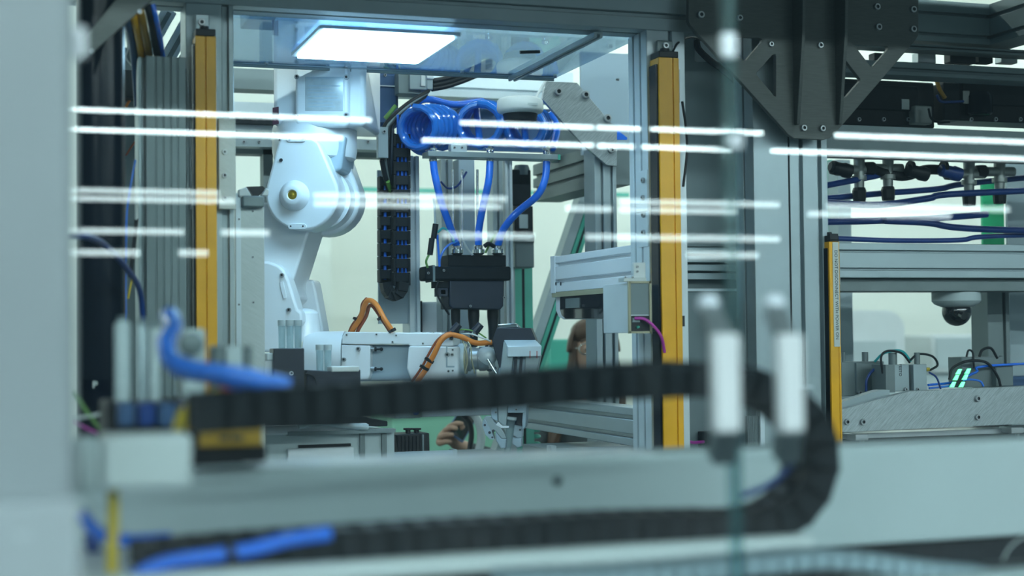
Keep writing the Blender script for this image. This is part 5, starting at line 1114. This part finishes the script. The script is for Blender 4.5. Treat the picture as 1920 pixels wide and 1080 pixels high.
# glass panes
def pane(xa, xb, Y, lab, green_right):
    dr = thing('glass_door', Vector((P((xa + xb) / 2, 540, Y).x, Y, .35)), lab, 'glass door')
    X0, X1 = P(xa, 540, Y).x, P(xb, 540, Y).x; b = MB(); z0, z1 = .35, 2.25; t = .008
    v = [(x, y, z) for x in (X0, X1) for y in (Y, Y + t) for z in (z0, z1)]
    b.m = 0; b.add(v, [(0, 1, 5, 4), (2, 6, 7, 3)]); b.m = 1; b.add(v, [(0, 2, 3, 1), (4, 5, 7, 6), (0, 4, 6, 2), (1, 3, 7, 5)])
    b.obj('pane', ['pane_glass', 'glass_edge'], dr); return dr
DOOR_L = pane(100, 1378, GLASS_Y, 'large clear glass door in front of the robot cell', True)
DOOR_R = pane(1384, 2300, GLASS_Y, 'right clear glass door in front of the pipe tees', True)
X0 = P(1374, 540, GLASS_Y).x; X1 = P(1400, 540, GLASS_Y).x
MB().box(X0, X1, GLASS_Y + .012, GLASS_Y + .016, .35, 2.25).obj('joint_strip', 'joint_strip', DOOR_R)
for x0, y0, x1, y1, lab in ((140, 50, 161, 106, 'bright plate standing in for a tube reflection at the upper left pane edge'), (1357, 62, 1381, 106, 'bright plate standing in for a tube reflection high on the pane joint'), (1371, 250, 1393, 277, 'small plate standing in for a tube reflection lower on the pane joint')):
    t = thing('clamp', P((x0 + x1) / 2, y1, 1.09), lab, None, None, DOOR_R if x0 > 1365 else DOOR_L)  # bright plates added to stand in for tube reflections in the pane edges
    pbox('glint_plate', x0, y0, x1, y1, 1.092, .0075, 'glint_white', t, bevel=.001); screw((x0 + x1) / 2, (y0 + y1) / 2, 1.092, 5, t)
# white junction box and yellow cable
jb2 = thing('switch_box', P(260, 925, 1.2), 'white plastic switch box in the left foreground', 'switch box')
pbox('body', 192, 816, 360, 918, 1.2, .05, 'white', jb2, bevel=.004); pbox('end_cover', 142, 824, 190, 926, 1.205, .045, 'pale_grey', jb2, bevel=.004)
for x in (152, 172): pbox('rib', x, 836, x + 9, 914, 1.2, .01, 'white', jb2, bevel=.002)
hose('yellow_cable', [(212, 918, 1.23), (212, 980, 1.23), (210, 1040, 1.23), (212, 1140, 1.23)], 11, 'yellow_hose', label='yellow cable hanging below the white switch box', cat='cable')
hose('yellow_bend_hose', [(410, 738, 1.35), (372, 752, 1.33), (346, 775, 1.31), (335, 805, 1.3), (333, 840, 1.3)], 11, 'yellow_hose', label='yellow hose bending down behind the white switch box', cat='hose')
hose('thick_blue_hose', [(318, 592, 1.45), (325, 612, 1.42), (312, 642, 1.38), (322, 676, 1.35), (368, 694, 1.32), (430, 702, 1.3), (490, 714, 1.3), (540, 726, 1.3)], 17, 'blue_pale', n=14, label='thick blue hose curving through the left foreground', cat='hose')
hose('thick_blue_hose', [(306, 640, 1.46), (330, 690, 1.4), (400, 706, 1.36), (470, 724, 1.34), (540, 740, 1.34)], 14, 'blue_hose', n=14, label='darker blue hose under the thick curving blue hose', cat='hose')
for i, (pts, r, m, lab) in enumerate((
    ([(150, 960, 1.3), (185, 1000, 1.3), (240, 1014, 1.3), (320, 1010, 1.3)], 13, 'blue_hose', 'blue hose low behind the yellow cable'),
    ([(240, 1090, 1.22), (300, 1058, 1.22), (380, 1044, 1.22), (470, 1030, 1.22), (540, 1012, 1.22), (620, 1000, 1.22)], 15, 'blue_hose', 'blue hose rising along the lower cable chain'),
    ([(290, 1060, 1.25), (350, 1028, 1.25), (420, 1026, 1.25), (480, 1030, 1.25)], 11, 'green_wire', 'green hose above the low blue hose'),
    ([(170, 1000, 1.35), (180, 1060, 1.35), (190, 1120, 1.35)], 14, 'blue_dark_hose', 'dark blue hose dropping at the lower left'))):
    hose('low_hose', pts, r, m, n=12, label=lab, cat='hose', group='hoses at the lower left')
MB().lathe(P(424, 1040, 1.22), P(440, 1036, 1.22) - P(424, 1040, 1.22), [(0, .008), (.001, .009), (.006, .009), (.007, .008)], 16).obj('hose_clip', 'black', smooth=True, label='black clip on the low blue hose', cat='clip')
hose('green_thin_wire', [(140, 735, 1.9), (165, 775, 1.9), (200, 820, 1.9)], 3, 'green_wire', label='thin green wire behind the left column edge', cat='wire')
hose('white_thin_wire', [(140, 784, 1.9), (170, 780, 1.9), (205, 772, 1.9)], 3, 'white_wire', label='thin white wire behind the left column edge', cat='wire')
hose('violet_thin_wire', [(140, 790, 1.9), (160, 802, 1.9), (182, 812, 1.9)], 2, 'magenta', label='thin violet wire above the white switch box', cat='wire')
# valve cluster
vcl = [(214, 245, 602, 745, 'pale_grey', 'tall pale air cylinder leftmost in the foreground group'), (256, 276, 606, 740, 'alu', 'second slim grey air cylinder in the foreground group'), (280, 300, 612, 742, 'pale_grey', 'third slim pale air cylinder in the foreground group')]
for x0, x1, y0, y1, m, lab in vcl:
    t = thing('air_cylinder', P((x0 + x1) / 2, 752, 1.62), lab, 'air cylinder', 'foreground air cylinders'); u = mpp(x0, y0, 1.6); q = P((x0 + x1) / 2, y0, 1.62)
    MB().lathe(q, (0, 0, -1), [(0, (x1 - x0) * .35 * u), (.004, (x1 - x0) * .5 * u), ((752 - y0) * u * 1.01, (x1 - x0) * .5 * u)], 20).obj('barrel', m, t, smooth=True)
    MB().lathe(q + Vector((0, 0, .004)), (0, 0, 1), [(-.006, .005), (.0, .005), (.001, .004)], 14).obj('top_cap', 'alu_grey', t, smooth=True)
vb = thing('valve_island', P(300, 830, 1.7), 'dark blue valve island under the foreground air cylinders', 'valve island')
X0, X1, Z0, Z1 = ext(200, 752, 490, 840, 1.58); MB().box(X0, X1, 1.58, 1.70, ZD, Z1).obj('base', 'black_soft', vb, bevel=.004)
for i in range(5): pbox('valve', 222 + i * 38, 756, 254 + i * 38, 800, 1.55, .05, 'dark_blue' if i % 2 == 0 else 'blue_dark_hose', vb, bevel=.003)
rgx = thing('pressure_regulator', P(365, 700, 1.62), 'grey pressure regulator block right of the thick blue hose', 'regulator')
pbox('body', 342, 616, 386, 753, 1.62, .05, 'pale_grey', rgx, bevel=.004); MB().lathe(P(358, 645, 1.62), (0, -1, 0), [(0, .012), (.006, .012), (.008, .009)], 20).obj('gauge', 'alu_shade', rgx, smooth=True)
for x0, x1, m, lab in ((403, 420, 'alu_shade', 'dark'), (424, 456, 'pale_grey', 'pale'), (460, 474, 'alu_shade', 'small dark')):
    pbox('terminal', x0, 648, x1, 753, 1.62, .05, m, bevel=.003, label=f'{lab} terminal block behind the thick blue hose', cat='terminal block')
pbox('red_plug', 415, 722, 438, 740, 1.4, .02, 'red_label', bevel=.002, label='red plug under the thick blue hose', cat='plug')
pbox('white_plug', 440, 722, 470, 744, 1.4, .02, 'white', bevel=.002, label='white plug under the thick blue hose', cat='plug')
ws = thing('warning_sign', P(425, 836, 1.45), 'yellow warning sign with blurred print below the cable chain', 'sign')
pbox('board', 374, 782, 492, 837, 1.45, .003, 'sign_yellow', ws); pbox('triangle_backing', 342, 784, 372, 812, 1.45, .003, 'black', ws)
plate('warning_triangle', [(346, 808), (357, 787), (369, 808)], 1.449, .001, 'sign_yellow', ws)
for x0, y0, x1, y1 in ((384, 795, 400, 805), (403, 795, 421, 806), (424, 797, 440, 806), (443, 795, 462, 806), (465, 796, 482, 805), (412, 818, 430, 826), (433, 817, 456, 826)): pbox('print_block', x0, y0, x1, y1, 1.4493, .0008, 'ink', ws)
pbox('sign_bracket', 360, 836, 500, 868, 1.46, .03, 'black', ws, bevel=.002)
# foreground beam and lower rail
bY = 1.48
zb1, zb0 = P(1100, 856, bY).z, P(1666, 1021, bY).z
fb_ = MB().box(P(120, 900, bY).x, P(2300, 900, bY).x, bY, bY + .08, zb0, zb1).obj('cover_beam', 'pale_grey', bevel=.004, label='wide pale cover beam across the lower foreground', cat='beam')
for x in (1045,): MB().lathe(P(x, 901, bY), (0, -1, 0), [(0, .006), (.0015, .006), (.002, .004)], 16).obj('plug_screw', 'alu_shade', fb_, smooth=True)
MB().box(P(480, 880, bY).x, P(1230, 880, bY).x, bY + .002, bY + .09, zb1, zb1 + .0015).obj('top_edge', 'robot_white', fb_)
rY = 1.20
zr1, zr0 = P(1000, 1037, rY).z, P(1000, 1070, rY).z
MB().box(P(60, 1040, rY).x, P(1530, 1040, rY).x, rY, rY + .2, zr0, zr1).obj('tray_rail', 'white', bevel=.004, label='pale tray rail below the lower run of the cable chain', cat='rail')
MB().box(P(-100, 1060, 1.44).x, P(2300, 1060, 1.44).x, 1.49, 1.56, .0, zb0 - .002).obj('lower_cladding', 'black_soft', label='dark machine base under the cover beam', cat='cladding')
# foreground cable chain with its bend at the right
cc = thing('cable_chain', P(1400, 1010, 1.25), 'long black cable chain bending back in the foreground', 'cable chain')
cpts = [(392, 772), (450, 768), (600, 757), (750, 746), (900, 735), (1050, 723), (1200, 713), (1300, 711), (1390, 722), (1462, 752), (1506, 802), (1519, 862), (1502, 920), (1462, 962), (1400, 986), (1300, 990), (1150, 994), (1000, 1002), (850, 1010), (700, 1020), (550, 1030), (400, 1042), (250, 1056)]
yl = [1.25] * len(cpts)
path = smoothpath([P(x, y, 1.25) for x, y in cpts], 8)
nl = chain(cc, path, .032, .05, 'black_soft', .0225)
MB().tube([P(x, y, 1.275) for x, y in cpts], 16 * mpp(900, 735, 1.25), 8, 4).obj('inner_cable', 'black', cc, smooth=True)
hose('blue_core', [(1390, 930, 1.262), (1440, 910, 1.26), (1478, 880, 1.26), (1500, 850, 1.262)], 6, 'blue_dark_hose', cc); hose('red_core', [(1490, 960, 1.255), (1508, 938, 1.255), (1516, 915, 1.255)], 6, 'red_label', cc)
# two handles in front of the chain
for x0, x1, lab in ((1341, 1391, 'left white grab handle with grey legs in front of the chain'), (1464, 1510, 'right white grab handle with grey legs in front of the chain')):
    t = thing('handle', P((x0 + x1) / 2, 870, 1.09), lab, None, None, DOOR_R if x0 > 1400 else DOOR_L)
    X0, X1, Z0, Z1 = ext(x0, 626, x1, 812, 1.03)
    MB().box(X0, X1, 1.03, 1.042, Z0, Z1).obj('grip', 'white', t, bevel=.003)
    w = X1 - X0; za, zb = P(x0, 566, 1.09).z, P(x0, 872, 1.09).z; xo = P((x0 + x1) / 2 - 28, 600, 1.09).x
    MB().loft([Vector((X0 + w * .1, 1.038, Z1)), Vector((X1 - w * .1, 1.038, Z1)), Vector((X1 - w * .1, 1.042, Z1 - .012)), Vector((X0 + w * .1, 1.042, Z1 - .012))],
              [Vector((xo - w * .3, 1.098, za)), Vector((xo + w * .45, 1.098, za)), Vector((xo + w * .45, 1.099, za - .012)), Vector((xo - w * .3, 1.099, za - .012))]).obj('upper_leg', 'alu_shade', t, bevel=.001)
    MB().loft([Vector((X0 + w * .05, 1.032, Z0)), Vector((X1 - w * .05, 1.032, Z0)), Vector((X1 - w * .05, 1.042, Z0 + .012)), Vector((X0 + w * .05, 1.042, Z0 + .012))],
              [Vector((xo - w * .2, 1.085, zb)), Vector((xo + w * .75, 1.085, zb)), Vector((xo + w * .75, 1.099, zb + .01)), Vector((xo - w * .2, 1.099, zb + .01))]).obj('lower_leg', 'alu_grey', t, bevel=.001)
    MB().lathe(P(x0 - 14, 572, 1.099), (0, -1, .1), [(0, .009), (.004, .009), (.007, .006)], 18).obj('leg_cap', 'alu_light', t, smooth=True)
hm = thing('mesh_basket', P(1440, 780, 1.75), 'wire mesh edge of a basket behind the grab handles', 'basket')
for i in range(28):
    x = 1325 + i * 7; MB().tube([P(x, 727, 1.7), P(x + (20 if i < 14 else -10), 758, 1.72)], .0008, 5, 0).obj('wire', 'steel', hm)
MB().tube([P(1316, 726, 1.7), P(1524, 726, 1.7)], .0018, 6, 0).obj('rim', 'alu_light', hm, smooth=True)
gi = thing('vent_grille', P(1400, 845, 2.94), 'narrow vent grille with pale frame between the handles', 'grille')
for i in range(9): pbox('grille_bar', 1402 + i * 2.6, 780, 1403.4 + i * 2.6, 838, 2.938, .012, 'alu_grey', gi)
pbox('grille_frame', 1426, 770, 1434, 845, 2.932, .02, 'alu_light', gi); pbox('grille_frame', 1396, 838, 1434, 846, 2.932, .02, 'alu_light', gi)
# flat chain lying at the bottom
fcn = thing('flat_chain', P(1400, 1090, 1.15), 'second cable chain lying flat along the bottom edge', 'cable chain')
lpts = [(960, 1086), (1150, 1078), (1300, 1066), (1420, 1054), (1520, 1046), (1600, 1050), (1680, 1060), (1760, 1070), (1860, 1078), (1990, 1084)]
chain(fcn, smoothpath([P(x, y, 1.17) for x, y in lpts], 8), .014, .04, 'chain_pale', .016)
MB().box(P(900, 1070, 1.18).x, P(2300, 1070, 1.18).x, 1.145, 1.195, P(1400, 1140, 1.2).z, P(1400, 1082, 1.2).z).obj('chain_trough', 'black', label='dark trough holding the flat chain at the bottom', cat='trough')
MB().box(P(1620, 1070, 1.12).x, P(2300, 1070, 1.12).x, 1.125, 1.16, P(1800, 1150, 1.12).z, P(1800, 1085, 1.12).z).obj('trough_lip', 'pale_grey', bevel=.003, label='pale lip of the trough at the lower right corner', cat='lip')
hose('thin_pale_wire', [(1930, 1000, 1.3), (1900, 1020, 1.3), (1884, 1042, 1.3), (1878, 1060, 1.3)], 1.6, 'white_wire', label='thin pale wire at the lower right edge', cat='wire')
